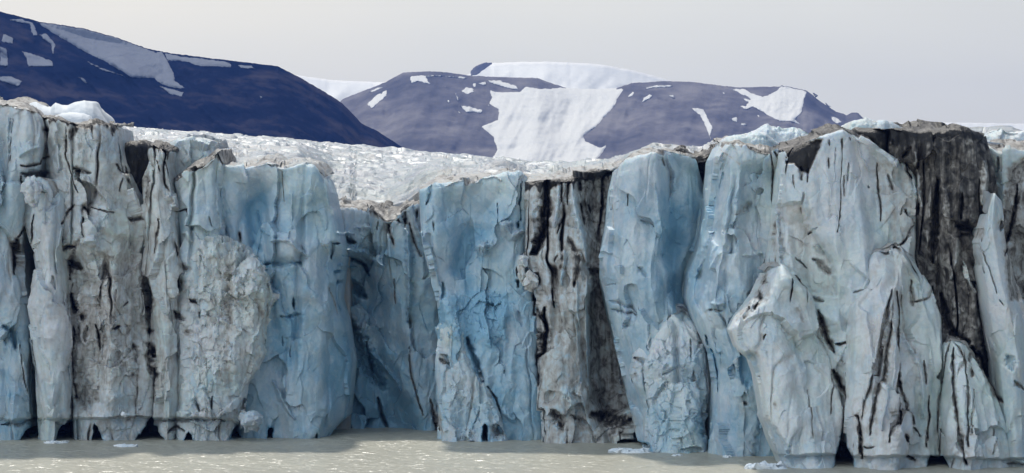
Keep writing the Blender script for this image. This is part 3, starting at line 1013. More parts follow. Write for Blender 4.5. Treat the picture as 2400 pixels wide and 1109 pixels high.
    attrs = {'dirt': np.clip(di, 0, 1.1), 'blue': np.clip(bl * fade + blue, 0, 1.2) * np.where(istop, 0.3, 1), 'rough': ro}
    fc = grid_faces(H, Wd)
    rows = np.arange(H - 1)[:, None] + 0 * np.arange(Wd - 1)[None, :]
    cols = np.arange(Wd - 1)[None, :] + 0 * rows
    corner = (rows < NB) & ((cols < NB) | (cols >= Wd - 1 - NB))
    tmask = (rows < NB) & ~corner
    ly = max(left[-1][1], right[-1][1])
    loc = at(np.array([(left[-1][0] + right[-1][0]) / 2]), np.array([HY + CZ * F / Y]), Y + back / 2)[0]
    if not parts:
        root = mesh_obj(name, V - loc, fc[~corner], mat, None, attrs)
        root.location = loc
        tag(root, label, cat, group)
        return root
    root = empty(name, loc)
    tag(root, label, cat, group)
    cm = rows[:, 0] >= 0
    if notch:
        nl = np.interp((left[-1][0] + right[-1][0]) / 2, [p[0] for p in notch], [p[1] for p in notch])
        rn = NB + int(np.argmin(np.abs(gy.mean(1) - nl)))
        foot = rows >= rn
        sub_mesh('waterline_foot', V, fc[foot & ~corner], mat, root, attrs)
    else:
        foot = rows < -1
    sub_mesh('ice_face', V, fc[(rows >= NB) & ~foot], mat, root, attrs)
    sub_mesh('crest_crust', V, fc[tmask], topmat, root, attrs)
    return root

NL = [(-200, 985), (160, 978), (350, 975), (545, 980), (560, 1000)]
NR = [(1700, 1068), (1850, 1066), (2100, 1068), (2500, 1075)]
T = tower
T('ice_tower', 'pale blue-grey ice tower at the far left edge, sloping thin brown crest', 'ice tower', 288.5,
  [(-520,215),(-520,1042)], [(99,273),(108,330),(100,400),(58,440),(48,560),(48,640),(76,760),(64,900),(72,1042)],
  [(-520,215),(-300,222),(-60,236),(0,240),(14,242),(62,257),(99,273)], dirt=0.05, blue=.36, topdirt=.5, notch=NL, rim=.7, rimlen=.15, seed=71, r=3)
T('ice_pillar', 'slim pale grey ice pillar at the foot between the far left tower and the dirty tower', 'ice pillar', 287.5,
  [(72,432),(60,520),(78,640),(62,720),(78,860),(86,1042)], [(150,470),(150,560),(160,700),(166,900),(152,1042)],
  [(72,432),(92,418),(110,428),(125,455),(150,470)], dirt=.10, blue=.12, notch=NL, tent=[(.5,1.6)], seed=2, flute=1.3, r=2, back=6, topdirt=.2)
T('ice_tower', 'dirt-streaked ice tower carrying a snow mound, black band along its crest', 'ice tower', 288.5,
  [(97,272),(104,350),(108,420),(150,560),(156,1042)], [(272,295),(276,340),(286,380),(318,455),(332,500),(346,555),(342,650),(350,800),(353,1042)],
  [(97,270),(135,270),(166,284),(207,293),(272,295)], dirt=.15, blue=.08, rough=.25, topdirt=.6, notch=NL, rim=.95, rimlen=.75, crack=1.6, tent=[(.35,1.8)], seed=3)
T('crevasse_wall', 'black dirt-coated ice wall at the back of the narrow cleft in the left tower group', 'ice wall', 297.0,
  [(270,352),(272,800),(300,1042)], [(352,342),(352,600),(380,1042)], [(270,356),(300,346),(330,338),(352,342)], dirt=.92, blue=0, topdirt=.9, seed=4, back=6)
T('ice_tower', 'narrow dirty ice column with a black cap, right of the black cleft', 'ice tower', 289.0,
  [(347,346),(349,377),(335,418),(333,466),(338,515),(349,565),(349,640),(363,760),(366,1042)],
  [(402,354),(396,380),(402,420),(412,470),(420,560),(428,650),(424,800),(420,1042)],
  [(347,342),(352,334),(372,340),(402,354)], dirt=.17, blue=.06, topdirt=.9, notch=NL, rim=.95, rimlen=.9, crack=1.5, tent=[(.45,1.6)], seed=5, flute=1.4, r=2, back=7)
T('ice_slab', 'tilted pale snow-covered ice slab lying behind the black-capped column', 'ice slab', 296.0,
  [(385,345),(392,450)], [(512,350),(520,450)], [(385,342),(420,330),(470,328),(505,332),(512,350)], dirt=.10, blue=.1, topdirt=.1, seed=6, back=10, rt=2.5)
T('ice_tower', 'pale ice tower with a dark slanting crest, right of the black-capped column', 'ice tower', 290.5,
  [(404,424),(408,470),(415,700),(412,1042)], [(522,385),(524,560),(550,800),(540,1042)],
  [(404,422),(440,394),(475,373),(512,353),(522,384)], dirt=.03, blue=.28, topdirt=.55, notch=NL, rim=.8, rimlen=.3, seed=7)
T('ice_tower', 'crumbly greyish white rubble-faced ice buttress low in front of the pale tower', 'ice tower', 288.3,
  [(424,600),(420,700),(412,800),(410,1042)], [(596,580),(622,640),(637,690),(622,760),(618,830),(575,900),(556,1042)],
  [(424,600),(450,560),(490,545),(540,552),(596,576)], dirt=.12, blue=.12, rough=.6, topdirt=.1, notch=NL, seed=8, scoop=.8, r=3.0, rt=3.5, back=9, lean=2.0, flute=2.0)
T('ice_tower', 'broad smooth light blue ice buttress with a rounded right edge beside the deep bay', 'ice tower', 293.0,
  [(518,386),(514,480),(530,560),(560,700),(560,1038)], [(762,415),(775,450),(779,480),(794,560),(801,600),(796,640),(789,700),(806,760),(822,855),(814,930),(808,985),(748,1038)],
  [(518,386),(545,391),(580,385),(625,374),(660,384),(700,378),(735,385),(762,413)], dirt=.02, blue=.52, topdirt=.3, tent=[(.8,2.0)], seed=9, r=1.3, scoop=.7)
T('ice_wall', 'shaded blue back wall of the deep bay with a brown dirt lip', 'ice wall', 307.0,
  [(740,488),(740,1045)], [(1000,468),(1012,600),(1038,700),(1036,1045)],
  [(740,490),(790,490),(820,485),(860,490),(905,508),(925,500),(958,478),(1000,468)], dirt=.03, blue=.55, topdirt=.55, rim=.7, rimlen=.35, seed=10, scoop=1.2, lean=1.5)
T('ice_tower', 'sky-blue ice wall between the shaded bay and the black streaked recess', 'ice tower', 291.0,
  [(982,446),(990,560),(1020,680),(1030,800),(1026,1042)], [(1262,430),(1254,500),(1238,620),(1262,720),(1280,900),(1284,1042)],
  [(982,444),(1020,428),(1060,424),(1120,416),(1180,408),(1215,412),(1232,426),(1262,430)], dirt=0.0, blue=.60, topdirt=.3, seed=61, lean=1.0, scoop=.8)
T('ice_tower', 'small pale mottled ice buttress leaning at the foot of the sky-blue wall', 'ice tower', 288.5,
  [(1030,768),(1022,860),(1036,1042)], [(1085,760),(1102,812),(1132,880),(1152,930),(1166,970),(1178,1042)],
  [(1030,766),(1055,752),(1085,758)], dirt=.07, blue=.28, rough=.45, topdirt=.05, seed=12, back=6, r=1.6, rt=1.4, lean=2.2)
T('ice_wall', 'grey and black streaked ice recess under a dark dirt ceiling', 'ice wall', 285.5,
  [(1236,430),(1232,600),(1262,700),(1272,1050)], [(1446,396),(1430,520),(1418,650),(1446,800),(1500,1056)],
  [(1236,432),(1310,419),(1370,408),(1446,394)], dirt=.27, blue=.28, topdirt=.25, rim=1.0, rimlen=1.3, crack=1.8, seed=13, lean=3.5, flute=1.6, scoop=.9)
T('ice_tower', 'tall light blue ice tower with a smooth front, right of the black streaked recess', 'ice tower', 275.5,
  [(1445,394),(1434,440),(1426,520),(1413,600),(1411,650),(1430,740),(1460,860),(1482,950),(1505,1068)],
  [(1632,374),(1648,420),(1660,470),(1655,540),(1637,620),(1620,680),(1624,740),(1664,830),(1672,930),(1642,1070)],
  [(1445,392),(1480,372),(1530,354),(1560,356),(1592,358),(1615,363),(1632,374)], dirt=0.0, blue=.46, topdirt=.4, tent=[(.52,3.0)], seed=14, scoop=.7, r=3)
T('dirt_pinnacle', 'dark debris-covered ice pinnacle wedged between the two tall blue towers', 'ice pinnacle', 283.0,
  [(1586,354),(1600,600)], [(1692,334),(1690,600)], [(1586,352),(1605,347),(1625,366),(1665,345),(1692,332)], dirt=.72, blue=0, topdirt=.8, seed=15, back=6, rough=.4)
T('ice_tower', 'lumpy white rubble ice buttress at the water below the tall light blue tower', 'ice tower', 270.5,
  [(1480,828),(1478,880),(1512,960),(1512,1072)], [(1640,764),(1664,830),(1672,920),(1656,1000),(1642,1074)],
  [(1480,826),(1520,790),(1560,736),(1600,728),(1640,762)], dirt=.02, blue=.25, rough=.5, topdirt=0, tent=[(.5,1.0)], seed=16, r=2.2, rt=2.2, lean=3.6, back=7)
T('ice_tower', 'wavy-edged light blue ice tower with a small round hole near the water', 'ice tower', 264.5,
  [(1692,336),(1674,370),(1667,440),(1662,500),(1647,580),(1622,640),(1616,700),(1640,770),(1665,830),(1675,900),(1664,1084)],
  [(1850,352),(1842,420),(1832,560),(1818,640),(1840,800),(1850,1090)],
  [(1692,335),(1730,332),(1760,341),(1795,348),(1850,350)], dirt=0.02, blue=.42, topdirt=.45, rim=.6, rimlen=.35, tent=[(.35,2.5)], seed=17, scoop=.8, r=2.5, yaw=-3)
T('ice_tower', 'highest pale ice tower with a peaked crest and thin black vertical streaks', 'ice tower', 253.5,
  [(1836,354),(1830,450),(1815,560),(1806,640),(1830,800),(1850,1108)],
  [(2112,372),(2146,402),(2156,450),(2150,520),(2146,600),(2160,1112)],
  [(1836,352),(1870,345),(1920,325),(1950,310),(1975,301),(2005,311),(2040,328),(2070,350),(2112,372)], dirt=.03, blue=.13, topdirt=.85, tent=[(.45,2.2)], seed=18, scoop=.55, lean=2.5, r=2.5, notch=NR)
T('ice_tower', 'black dirt-covered ice tower with a flat top near the right edge', 'ice tower', 257.0,
  [(2008,308),(2070,420),(2110,600),(2150,1108)], [(2308,318),(2319,350),(2333,425),(2331,450),(2312,520),(2302,560),(2330,700),(2345,1112)],
  [(2008,306),(2060,303),(2110,300),(2160,305),(2215,302),(2250,302),(2275,312),(2308,318)], dirt=.72, blue=0, topdirt=.9, rim=1.0, rimlen=2.5, crack=1.5, tent=[(.75,2.5)], seed=19, flute=1.8, scoop=.8, r=2)
T('ice_slab', 'smooth pale slanting ice slab leaning against the black tower', 'ice slab', 250.5,
  [(2316,500),(2296,570),(2312,700),(2342,850),(2352,1112)], [(2345,474),(2356,560),(2386,680),(2422,790),(2450,1114)],
  [(2316,498),(2330,452),(2345,472)], dirt=.07, blue=.12, topdirt=.1, tent=[(.5,2.0)], seed=20, scoop=.45, flute=.6, back=8, r=1.5, notch=NR)
T('ice_tower', 'ice tower at the right edge with a dark olive grey lower face', 'ice tower', 261.0,
  [(2308,338),(2325,420),(2340,540),(2340,1108)], [(3000,330),(3000,1114)],
  [(2308,338),(2340,350),(2375,344),(2420,350),(2560,338),(2800,345),(3000,330)], dirt=.05, blue=.3, topdirt=.5, seed=21)
T('ice_buttress', 'broad whitish ice buttress with a rubbly left shoulder below the peaked tower', 'ice buttress', 248.8,
  [(1796,640),(1774,690),(1732,742),(1716,775),(1732,818),(1764,846),(1776,885),(1790,980),(1842,1112)],
  [(1860,652),(1900,700),(1916,740),(1940,800),(1962,900),(1976,960),(1968,1112)],
  [(1796,640),(1806,628),(1830,625),(1848,640),(1860,652)], dirt=.07, blue=.08, rough=.08, topdirt=.15, tent=[(.55,1.6)], seed=22, scoop=.7, r=1.8, rt=1.2, lean=5.6, back=7, notch=NR)
T('ice_buttress', 'fluted whitish ice cone with dark grooves, centre of the three at the right foot', 'ice buttress', 247.6,
  [(2034,612),(2036,660),(1992,720),(1986,790),(1990,900),(1984,1112)],
  [(2140,602),(2180,668),(2190,692),(2206,740),(2216,850),(2204,1114)],
  [(2034,610),(2050,590),(2075,586),(2105,576),(2140,600)], dirt=.10, blue=.06, topdirt=.2, crack=1.8, tent=[(.5,3.2)], seed=23, flute=2.2, scoop=.6, r=2.2, rt=1.5, lean=4.6, back=7, notch=NR)
T('ice_buttress', 'low fluted whitish ice buttress under the black diagonal gully at the right foot', 'ice buttress', 247.3,
  [(2196,824),(2194,1112)], [(2345,936),(2372,1000),(2384,1116)],
  [(2196,822),(2230,792),(2264,802),(2302,860),(2345,934)], dirt=.12, blue=.06, topdirt=.4, crack=1.8, tent=[(.35,3.5)], seed=24, flute=2.2, scoop=.5, r=2.0, rt=1.2, lean=5.0, back=6, notch=NR)

# snow and ice mounds on top
def mound(label, Y, top, yb, dirt=.02, blue=.1, seed=0, name='snow_mound', cat='snow mound', rt=4.0, r=3.0, mat=None, back=8, rough=0):
    xl, xr = top[0][0], top[-1][0]
    T(name, label, cat, Y, [top[0], (xl - 3, yb)], [top[-1], (xr + 3, yb)], top, r=r, rt=rt, back=back, slope=-.05, dirt=dirt, blue=blue,
      topdirt=dirt, flute=0, scoop=.06 if mat is None else .4, crack=0, seed=seed, parts=False, mat=mat or SNOW, strokes=False, group='mounds on top of the glacier', rough=rough)
mound('smooth white snow mound on the crest of the dirt-streaked tower', 294.0,
      [(60,258),(70,242),(85,238),(98,246),(118,252),(130,241),(145,246),(158,247),(175,239),(198,235),(218,241),(234,260),(254,292)], 306, seed=41)
mound('low white snow step in front of the smooth mound on the dirt-streaked tower', 290.8,
      [(128,272),(145,266),(165,264),(190,266),(210,271),(222,284),(226,292)], 306, seed=42, rt=2, r=2, back=5)
mound('large lumpy pale ice mound behind the wavy-edged tower', 284.0,
      [(1742,326),(1760,306),(1780,298),(1798,289),(1815,294),(1835,300),(1860,297),(1885,306),(1900,318),(1914,338)], 370, .06, .3, 43, 'ice_mound', 'ice mound', 3, mat=ICE, rough=.3)
mound('small rounded pale ice mound on the crest of the wavy-edged tower', 267.5,
      [(1690,332),(1705,322),(1730,318),(1752,322),(1772,313),(1795,314),(1812,326),(1836,346)], 372, .06, .2, 44, 'ice_mound', 'ice mound', 2.2, mat=ICE, rough=.3)
mound('pale ice mound behind the peaked crest of the highest tower', 262.0,
      [(1962,306),(1985,291),(2008,283),(2030,280),(2055,287),(2072,283),(2092,290),(2120,302)], 345, .12, .15, 45, 'ice_mound', 'ice mound', 2.5, mat=ICE, rough=.3)
mound('jumbled pale ice mound at the right edge behind the black tower', 274.0,
      [(2296,328),(2318,312),(2345,302),(2368,310),(2395,306),(2430,303),(2520,316)], 370, .08, .15, 46, 'ice_mound', 'ice mound', 2.5, mat=ICE, rough=.4)

# ------------------------------------------------------------------ glacier surface behind the front
def glacier():
    pxs = np.arange(-700, 3100, 3.4)
    front = np.interp(pxs, [-700,0,540,570,820,835,1040,1060,1280,1430,1470,1660,1720,1830,2400,3100],
                      [303,304,304,308,311,321,320,309,305,302,293,290,281,271,269,269])
    pf = np.interp(pxs, [-700,0,270,300,400,500,560,620,700,780,860,900,950,1000,1060,1180,1240,1330,1440,1530,1640,1700,1840,1975,2300,2400,3100],
                   [250,262,320,372,385,378,400,392,396,486,488,494,476,440,424,408,420,412,392,362,372,350,352,330,330,345,335])
    ph = np.interp(pxs, [-700,0,275,400,520,700,800,960,1160,1330,1450,1600,1800,2000,2400,3100],
                   [250,280,302,310,318,334,342,356,378,390,388,370,345,318,318,318])
    Y1 = np.geomspace(1.0, 1000.0 / 300, 470) * 300
    s = (Y1 - 300) / 700.0
    YY = front[None, :] + s[:, None] * (1000 - front[None, :])
    zf = CZ - (pf - HY) * front / F
    zh = CZ - (ph - HY) * 1000 / F
    Z = zf[None, :] + (zh - zf)[None, :] * s[:, None]
    over = np.maximum(YY - 1000, 0)
    Z = Z - over * 0.05
    X = (pxs[None, :] - CX) * YY / F
    P = np.stack([X.ravel(), YY.ravel(), 0 * X.ravel()], -1)
    w1, w2, r1 = worley(P / np.array([5.5, 4.5, 4]) + 0.3 * vnoise(P / 4, 5)[:, None], 60)
    e1, q1, a1 = wfacet(P / np.array([4.2, 2.4, 2]) + 0.2 * vnoise(P / 2.5, 69)[:, None], 61)
    cv = np.exp(-(vnoise(P / np.array([30, 4.5, 9]) + 0.15 * vnoise(P / 3, 67)[:, None], 68) / 0.10) ** 2)
    rid = 1 - 2 * np.abs(vnoise(P / np.array([14, 7, 9]), 62))
    h = 0.4 * (0.55 - w1) + 0.45 * (q1 - 0.5) + 0.35 * a1 + 0.8 * rid + 0.8 * (r1 - .5) + 1.2 * fbm(P / 25, 2, 63) - 1.6 * cv
    grow = sstep(0, 14, P[:, 1] - np.tile(front, len(Y1)))
    Zr = Z.ravel() + h * (0.25 + 0.75 * grow)
    V = np.stack([P[:, 0], P[:, 1], Zr], -1).reshape(len(Y1), len(pxs), 3)
    # inner wall down to the water below the edge
    skirt = []
    for k in np.linspace(1, 0, 40)[:-1] ** 1.0:
        row = V[0].copy()
        row[:, 2] = -3 + (row[:, 2] + 3) * (1 - k)
        row[:, 1] += 0.5 * vnoise(row / 2.5, 64)
        skirt.append(row)
    tail = V[-1].copy(); tail[:, 1] += 500; tail[:, 2] = -2
    A = np.concatenate([np.array(skirt), V, tail[None]], 0)
    nr = A.shape[0]
    Pf = A.reshape(-1, 3)
    di = 0.04 + 0.22 * vnoise(Pf / np.array([30, 12, 30]), 65) + 0.25 * np.clip(np.concatenate([np.zeros(39 * len(pxs)), w1 - .55, np.zeros(len(pxs))]), 0, 1)
    dist = Pf[:, 1] - np.tile(front, nr)
    di = di + 0.22 * np.exp(-np.maximum(dist, 0) / 14.0) * (0.6 + 0.9 * vnoise(Pf / np.array([7, 4, 7]), 70))
    bl = 0.15 + 0.3 * vnoise(Pf / 9, 66)
    isk = np.arange(nr).repeat(len(pxs)) < 39
    di = np.where(isk, 0.22, di)
    o = mesh_obj('glacier', Pf, grid_faces(nr, len(pxs)).reshape(-1, 4), CRUST, None, {'dirt': np.clip(di, 0, 1), 'blue': np.clip(bl, 0, 1)})
    tag(o, 'hummocky white glacier surface rising inland behind the ice front', kind='structure')
glacier()

# ------------------------------------------------------------------ mountains
def mountain(name, label, ridge, Yr, Yb, py_b, mat, relief, step=5, nrow=90, seed=0, gul=(60, 1), snow=None, dip=None):
    r = np.array(ridge, float)
    pxs = np.arange(r[0, 0], r[-1, 0] + 1, step)
    ry = np.interp(pxs, r[:, 0], r[:, 1]) + 1.6 * vnoise(np.stack([pxs / 9, 0 * pxs, 0 * pxs + seed], -1), seed) + 1.2 * vnoise(np.stack([pxs / 30, 0 * pxs, 0 * pxs + seed], -1), seed + 3)
    def surf(px, py):
        ryy = np.interp(px, pxs, ry)
        v = np.clip((py - ryy) / (py_b - ryy + 1e-6), 0, 1)
        Y = Yr + (Yb - Yr) * v
        sl = (px + gul[1] * (py - 200))
        P = np.stack([sl / gul[0], py / (gul[0] * 4), 0 * px + seed], -1)
        d = relief * (0.9 * fbm(P, 4, seed + 5) + 0.7 * fbm(np.stack([px / 150, py / 60, 0 * px], -1), 4, seed + 6)
                      + 0.08 * vnoise(np.stack([px / 90, py / 14, 0 * px], -1), seed + 8))
        return Y + d * sstep(0, .12, v)
    nr = nrow
    vv = np.linspace(0, 1, nr)[:, None] ** 1.0
    rm = ry if dip is None else np.maximum(ry, np.interp(pxs, [d[0] for d in dip], [d[1] for d in dip], left=-999, right=-999))
    PY = rm[None, :] + (py_b - rm)[None, :] * vv
    PX = np.broadcast_to(pxs[None, :], PY.shape)
    V = at(PX.ravel(), PY.ravel(), surf(PX.ravel(), PY.ravel())).reshape(nr, len(pxs), 3)
    back = []
    for k in (0.2, 0.6, 1.0):
        b = V[0].copy(); b[:, 1] += k * (Yr - Yb) * 1.2 ; b[:, 2] = b[:, 2] * (1 - k) - 2 * k
        back.append(b)
    A = np.concatenate([np.array(back[::-1]), V], 0)
    sa = np.zeros(A.shape[:2])
    if snow is not None:
        pv = np.stack([PX.ravel(), PY.ravel()], -1)
        sa[3:] = sstep(-5, 5, poly_sdf(pv, np.array(snow, float))).reshape(PX.shape)
        sa[:3] = sa[3]
    o = mesh_obj(name, A.reshape(-1, 3), grid_faces(A.shape[0], len(pxs)).reshape(-1, 4), mat, None, {'snow': sa.ravel()})
    tag(o, label, 'mountain', kind='structure')
    return o, surf
def patch(name, parent, surf, poly, mat, label=None, off=9.0, step=4.0, seed=0, jag=1.2, ragged=True, white=None):
    p = np.array(poly, float)
    c0 = p.mean(0)
    p = p + 2.4 * (p - c0) / np.maximum(np.hypot(*(p - c0).T), 1e-6)[:, None]
    q = []
    for a, b in zip(p, np.roll(p, -1, 0)):
        n = max(1, int(np.hypot(*(b - a)) / step))
        for k in range(n):
            q.append(a + (b - a) * k / n)
    q = np.array(q)
    jn = np.stack([q[:, 0] / 3.2, q[:, 1] / 3.2, 0 * q[:, 0]], -1)
    q += 0.9 * jag * np.stack([vnoise(jn, 83), vnoise(jn, 84)], -1)
    q += 1.6 * jag * np.stack([vnoise(np.stack([q[:, 0] / 7, q[:, 1] / 7, 0 * q[:, 0] + 1], -1), 81), vnoise(np.stack([q[:, 0] / 7, q[:, 1] / 7, 0 * q[:, 0] + 5], -1), 82)], -1)
    lo, hi = q.min(0), q.max(0)
    gx, gy = np.meshgrid(np.arange(lo[0], hi[0], step), np.arange(lo[1], hi[1], step * .8))
    I = np.stack([gx.ravel(), gy.ravel()], -1)
    I = I[poly_sdf(I, q) > step * .5] if len(I) else I
    pts = np.vstack([q, I])
    res = delaunay_2d_cdt([Vector(x) for x in pts], [], [list(range(len(q)))], 1, 1e-4)
    P = np.array([tuple(x) for x in res[0]])
    F_ = np.array([f for f in res[2] if len(f) == 3])
    if not len(F_): return
    bd = sstep(0, step * 1.2, np.abs(seg_dist(P, np.vstack([q, q[:1]]))))
    Y = surf(P[:, 0], P[:, 1]) - off * (bd - .25)
    e_ = np.clip(seg_dist(P, np.vstack([q, q[:1]])) / 7.0, 0, 1)
    if white: e_ = np.where((P[:, 0] > white[0]) & (P[:, 0] < white[1]) & (P[:, 1] < white[2]), 1.0, e_)
    o = mesh_obj(name, at(P[:, 0], P[:, 1], Y), F_, mat, parent, {'snow': (0.22 + 1.1 * e_) if ragged else 0 * e_})
    if label: o['label'] = label
    return o

cap, cs = mountain('snow_cap', 'bright snow dome and white saddle behind the lilac mountain',
    [(500,178),(700,177),(780,188),(890,193),(1000,192),(1080,182),(1108,170),(1130,158),(1155,148),(1230,145),(1300,145),(1400,150),(1480,164),(1570,188),(1660,210),(1760,240),(1880,280),(1990,294),(2060,290),(2200,287),(2400,290),(2700,289),(3300,296)],
    7600, 6600, 560, FIRN, 25, 6, 60, seed=71)
patch('rock_outcrop', cap, cs, [(1104,178),(1106,165),(1118,156),(1138,148),(1158,150),(1146,156),(1128,166),(1118,175)], ROCK_FAR, ragged=False)
mt, ms = mountain('far_mountain', 'lilac grey mountain with snow patches and a white valley glacier between its two shoulders',
    [(560,420),(700,330),(780,262),(803,232),(870,206),(905,192),(945,170),(1010,167),(1060,171),(1105,178),(1180,181),(1260,183),(1300,198),(1330,207),(1390,209),(1440,207),(1452,204),(1480,195),(1560,190),(1620,192),(1700,202),(1740,205),(1825,203),(1890,212),(1920,236),(1960,262),(1985,270),(1996,264),(2010,264),(2020,274),(2060,310),(2150,360),(2300,430)],
    6000, 4600, 600, ROCK_FAR, 38, 4, 140, seed=72, gul=(70, 0.45), snow=[(1306,160),(1326,206),(1335,228),(1430,228),(1448,205),(1480,180),(1480,160)])
b_ = lambda *a: [(700 + x / 3.0, 120 + y / 3.0) for x, y in zip(a[::2], a[1::2])]
c_ = lambda *a: [(1400 + x / 2.4, 120 + y / 2.4) for x, y in zip(a[::2], a[1::2])]
a_ = lambda *a: [(x / 2.4, y / 2.4) for x, y in zip(a[::2], a[1::2])]
def tongue(px, py):
    return ms(px, py)
patch('valley_glacier', mt, tongue, b_(1340,270,1420,290,1560,285,1600,250,1700,268,1840,262,1900,268,2000,272,2140,272,2235,268,2290,262,2240,330,2225,380,2160,450,2080,540,2000,590,2010,625,2110,670,2180,640,2120,730,2060,790,2060,900,1340,900,1345,780,1400,690,1370,600,1280,530,1330,510,1405,480,1410,415,1340,370,1360,330),
      ROCK_FAR, 'smooth white valley glacier flowing down between the two rock shoulders', off=14, white=(1310, 1456, 232))
for poly in (b_(780,180,860,168,1000,172,1170,180,1175,200,1000,182,905,185,930,220,960,232,900,225,850,215,800,228),
             b_(480,370,540,320,625,265,610,320,560,360,520,402,498,385), b_(450,300,560,255,620,240,540,280),
             b_(1145,280,1180,255,1225,262,1230,290,1190,300,1160,290), b_(1130,375,1200,392,1290,410,1285,440,1230,425,1180,432),
             b_(1088,270,1105,290,1128,345,1115,345), b_(1320,200,1420,210,1530,240,1545,275,1440,250,1350,225),
             b_(1100,400,1150,440,1130,440), b_(1260,225,1310,210,1320,240,1270,235), b_(1225,230,1245,225,1245,250,1232,250),
             b_(1300,335,1345,385,1330,385), b_(1045,345,1060,345,1058,358,1048,358), b_(1030,240,1042,258,1032,256),
             c_(520,318,600,330,630,400,645,430,635,470,650,525,630,490,615,440,580,370), c_(265,205,340,192,420,190,420,202,340,205,285,214),
             c_(170,255,195,232,212,232,195,250,180,262), c_(250,290,262,262,290,246,315,247,290,268), c_(398,248,425,250,442,270,425,264),
             c_(735,212,830,210,870,235,935,258,970,245,1010,220,1030,198,1090,205,1180,228,1160,270,1148,345,1110,380,1145,412,1080,395,1020,390,975,370,930,340,880,312,845,330,800,310,835,305,850,290,810,262,865,270,790,235),
             c_(730,368,760,378,785,365,785,400,760,388), c_(690,218,725,238,710,238), c_(1315,365,1350,378,1375,398,1350,408,1325,390),
             c_(808,404,840,408,838,418,812,416), c_(895,355,912,362,908,372), c_(480,178,520,182,515,188),
             c_(1215,236,1238,250,1228,256), c_(1285,294,1312,312,1295,306), c_(1185,430,1215,445,1255,485,1225,470), c_(415,480,435,495,425,494)):
    patch('snow_patch', mt, ms, poly, ROCK_FAR, step=2.2)
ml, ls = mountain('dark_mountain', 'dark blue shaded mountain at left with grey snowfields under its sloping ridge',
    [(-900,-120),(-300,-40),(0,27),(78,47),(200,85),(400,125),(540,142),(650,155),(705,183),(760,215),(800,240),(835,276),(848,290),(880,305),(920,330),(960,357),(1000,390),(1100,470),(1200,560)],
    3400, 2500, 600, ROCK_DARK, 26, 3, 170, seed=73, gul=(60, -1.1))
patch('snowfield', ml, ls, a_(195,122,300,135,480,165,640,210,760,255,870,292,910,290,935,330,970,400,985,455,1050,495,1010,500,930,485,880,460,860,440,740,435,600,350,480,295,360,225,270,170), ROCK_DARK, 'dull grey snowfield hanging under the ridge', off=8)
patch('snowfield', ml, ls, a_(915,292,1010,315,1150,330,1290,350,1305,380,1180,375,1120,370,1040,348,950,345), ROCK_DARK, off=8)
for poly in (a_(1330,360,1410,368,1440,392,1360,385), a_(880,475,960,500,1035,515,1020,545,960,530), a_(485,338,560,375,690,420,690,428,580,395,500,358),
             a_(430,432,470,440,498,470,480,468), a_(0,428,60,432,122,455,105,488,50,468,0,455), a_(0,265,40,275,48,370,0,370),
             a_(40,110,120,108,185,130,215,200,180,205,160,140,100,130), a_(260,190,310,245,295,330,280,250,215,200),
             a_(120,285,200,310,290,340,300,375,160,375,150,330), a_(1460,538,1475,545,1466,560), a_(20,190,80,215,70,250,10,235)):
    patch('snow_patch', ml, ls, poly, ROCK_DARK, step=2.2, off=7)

# ------------------------------------------------------------------ floating ice and perched blocks
def ico(n):
    import bmesh
    bm = bmesh.new()
    bmesh.ops.create_icosphere(bm, subdivisions=n, radius=1.0)
    V = np.array([v.co[:] for v in bm.verts], np.float32)
    Fc = np.array([[v.index for v in f.verts] for f in bm.faces], np.int32)
    bm.free()
    return V, Fc
def lump(name, label, cat, px, py, Y, size, mat, seed, group, dirt=0., blue=.1, flat=False, n=5):
    V, Fc = ico(n)
    V = V.astype(np.float64)
    V = V * (1 + 0.22 * fbm(V * 1.3 + seed * 3.1, 3, seed)[:, None])
    _, rb, tb = wfacet(V * 1.25 + seed, seed)
    V = V * (1 + 0.22 * (rb - 0.5) + 0.42 * tb)[:, None]
    if flat:
        top = V[:, 2] > 0
        V[:, 2] = np.where(top, np.minimum(V[:, 2], .45) + .5 * fbm(np.stack([V[:, 0] * 2.2, V[:, 1] * 2.2, 0 * V[:, 0] + seed], -1), 3, seed), V[:, 2])
    V = V * np.array(size)
    loc = at(np.array([float(px)]), np.array([float(py)]), Y)[0]
    o = mesh_obj(name, V, Fc, mat, None, {'dirt': np.full(len(V), dirt), 'blue': np.full(len(V), blue)})
    o.location = loc
    tag(o, label, cat, group)
    return o
def floe(label, x0, x1, py, seed, hgt=.5):
    Y = waterY(py)
    w = (x1 - x0) * Y / F / 2
    lump('ice_floe', label, 'ice floe', (x0 + x1) / 2, py, Y, (w, max(.5, w * .45), hgt), FLOE, seed, 'small floes on the water', flat=True)
floe('low white floe at far left below the first cave', 106, 150, 1040, 5, .45)
floe('thin sliver of ice just right of the far left floe', 146, 163, 1035.5, 6, .18)
floe('long flat white floe below the dirt-streaked tower', 270, 320, 1048, 7, .5)
floe('tiny pale floe below the broad blue buttress', 688, 704, 1025, 8, .3)
floe('long white floe in front of the dark cave under the streaked recess', 1427, 1524, 1061, 9, .75)
floe('small dim floe off the corner of the lumpy rubble buttress', 1574, 1602, 1069, 10, .3)
floe('small pale floe below the tower with the round hole', 1694, 1714, 1072.5, 11, .35)
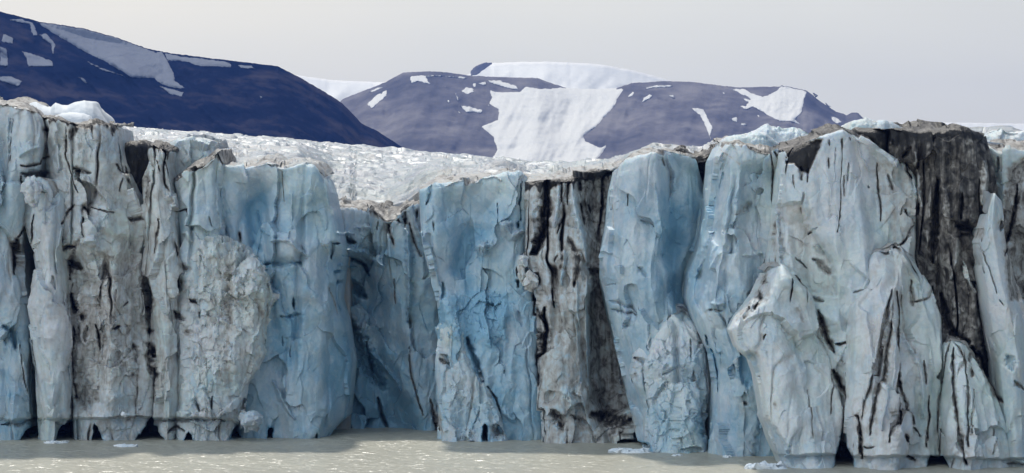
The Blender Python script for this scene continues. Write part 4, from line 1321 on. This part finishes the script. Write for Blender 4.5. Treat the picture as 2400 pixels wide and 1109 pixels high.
floe('large peaked white floe at the bottom right, biggest on the water', 1762, 1840, 1100, 12, .95)
floe('speck of ice below the deep bay', 724, 734, 1028, 13, .15)

G = 'loose ice blocks on the cliff'
lump('ice_block', 'upper of the small dirty ice blocks at the edge of the black streaked recess', 'ice block', 1226, 612, 288.9, (.6, .8, .65), ICE, 24, G, .12, .1)
lump('ice_block', 'slim dirty ice block below the upper one at the edge of the recess', 'ice block', 1222, 638, 288.8, (.42, .6, .9), ICE, 25, G, .2, .1)
lump('ice_block', 'largest dirty ice block of the cluster at the edge of the recess', 'ice block', 1243, 660, 288.6, (.75, .8, 1.0), ICE, 26, G, .22, .1)
lump('ice_block', 'grey ice boulder at the waterline left of the broad blue buttress', 'ice block', 586, 985, 288.6, (1.2, 1.2, 1.0), ICE, 27, G, .1, .3)
lump('ice_block', 'tiny bright white ice chip on the ledge of the dirt-streaked tower', 'ice block', 290, 972, 286.5, (.33, .3, .26), FLOE, 28, G, n=3)
lump('ice_block', 'pale wedge of ice in the crevice beside the far left tower', 'ice block', 76, 448, 285.8, (1.0, .9, 1.5), ICE, 29, G, .05, .2)

# ------------------------------------------------------------------ air
import bmesh
bm = bmesh.new()
bmesh.ops.create_cube(bm, size=1.0)
me = bpy.data.meshes.new('haze')
bm.to_mesh(me); bm.free()
hz = bpy.data.objects.new('haze', me)
hz.scale = (8700 * 2, 8700 + 600, 640 + 4)
hz.location = (0, (8700 - 600) / 2, (640 - 4) / 2)
COL.objects.link(hz)
tag(hz, 'thin bluish air over the fjord and the mountains', kind='stuff')
m = bpy.data.materials.new('haze')
m.use_nodes = True
nt = m.node_tree
nt.nodes.clear()
out = nt.nodes.new('ShaderNodeOutputMaterial')
pv = nt.nodes.new('ShaderNodeVolumePrincipled')
pv.inputs['Color'].default_value = (0.14, 0.32, 1.0, 1)
pv.inputs['Density'].default_value = 0.00005
pv.inputs['Anisotropy'].default_value = 0.1
nt.links.new(pv.outputs[0], out.inputs['Volume'])
me.materials.append(m)
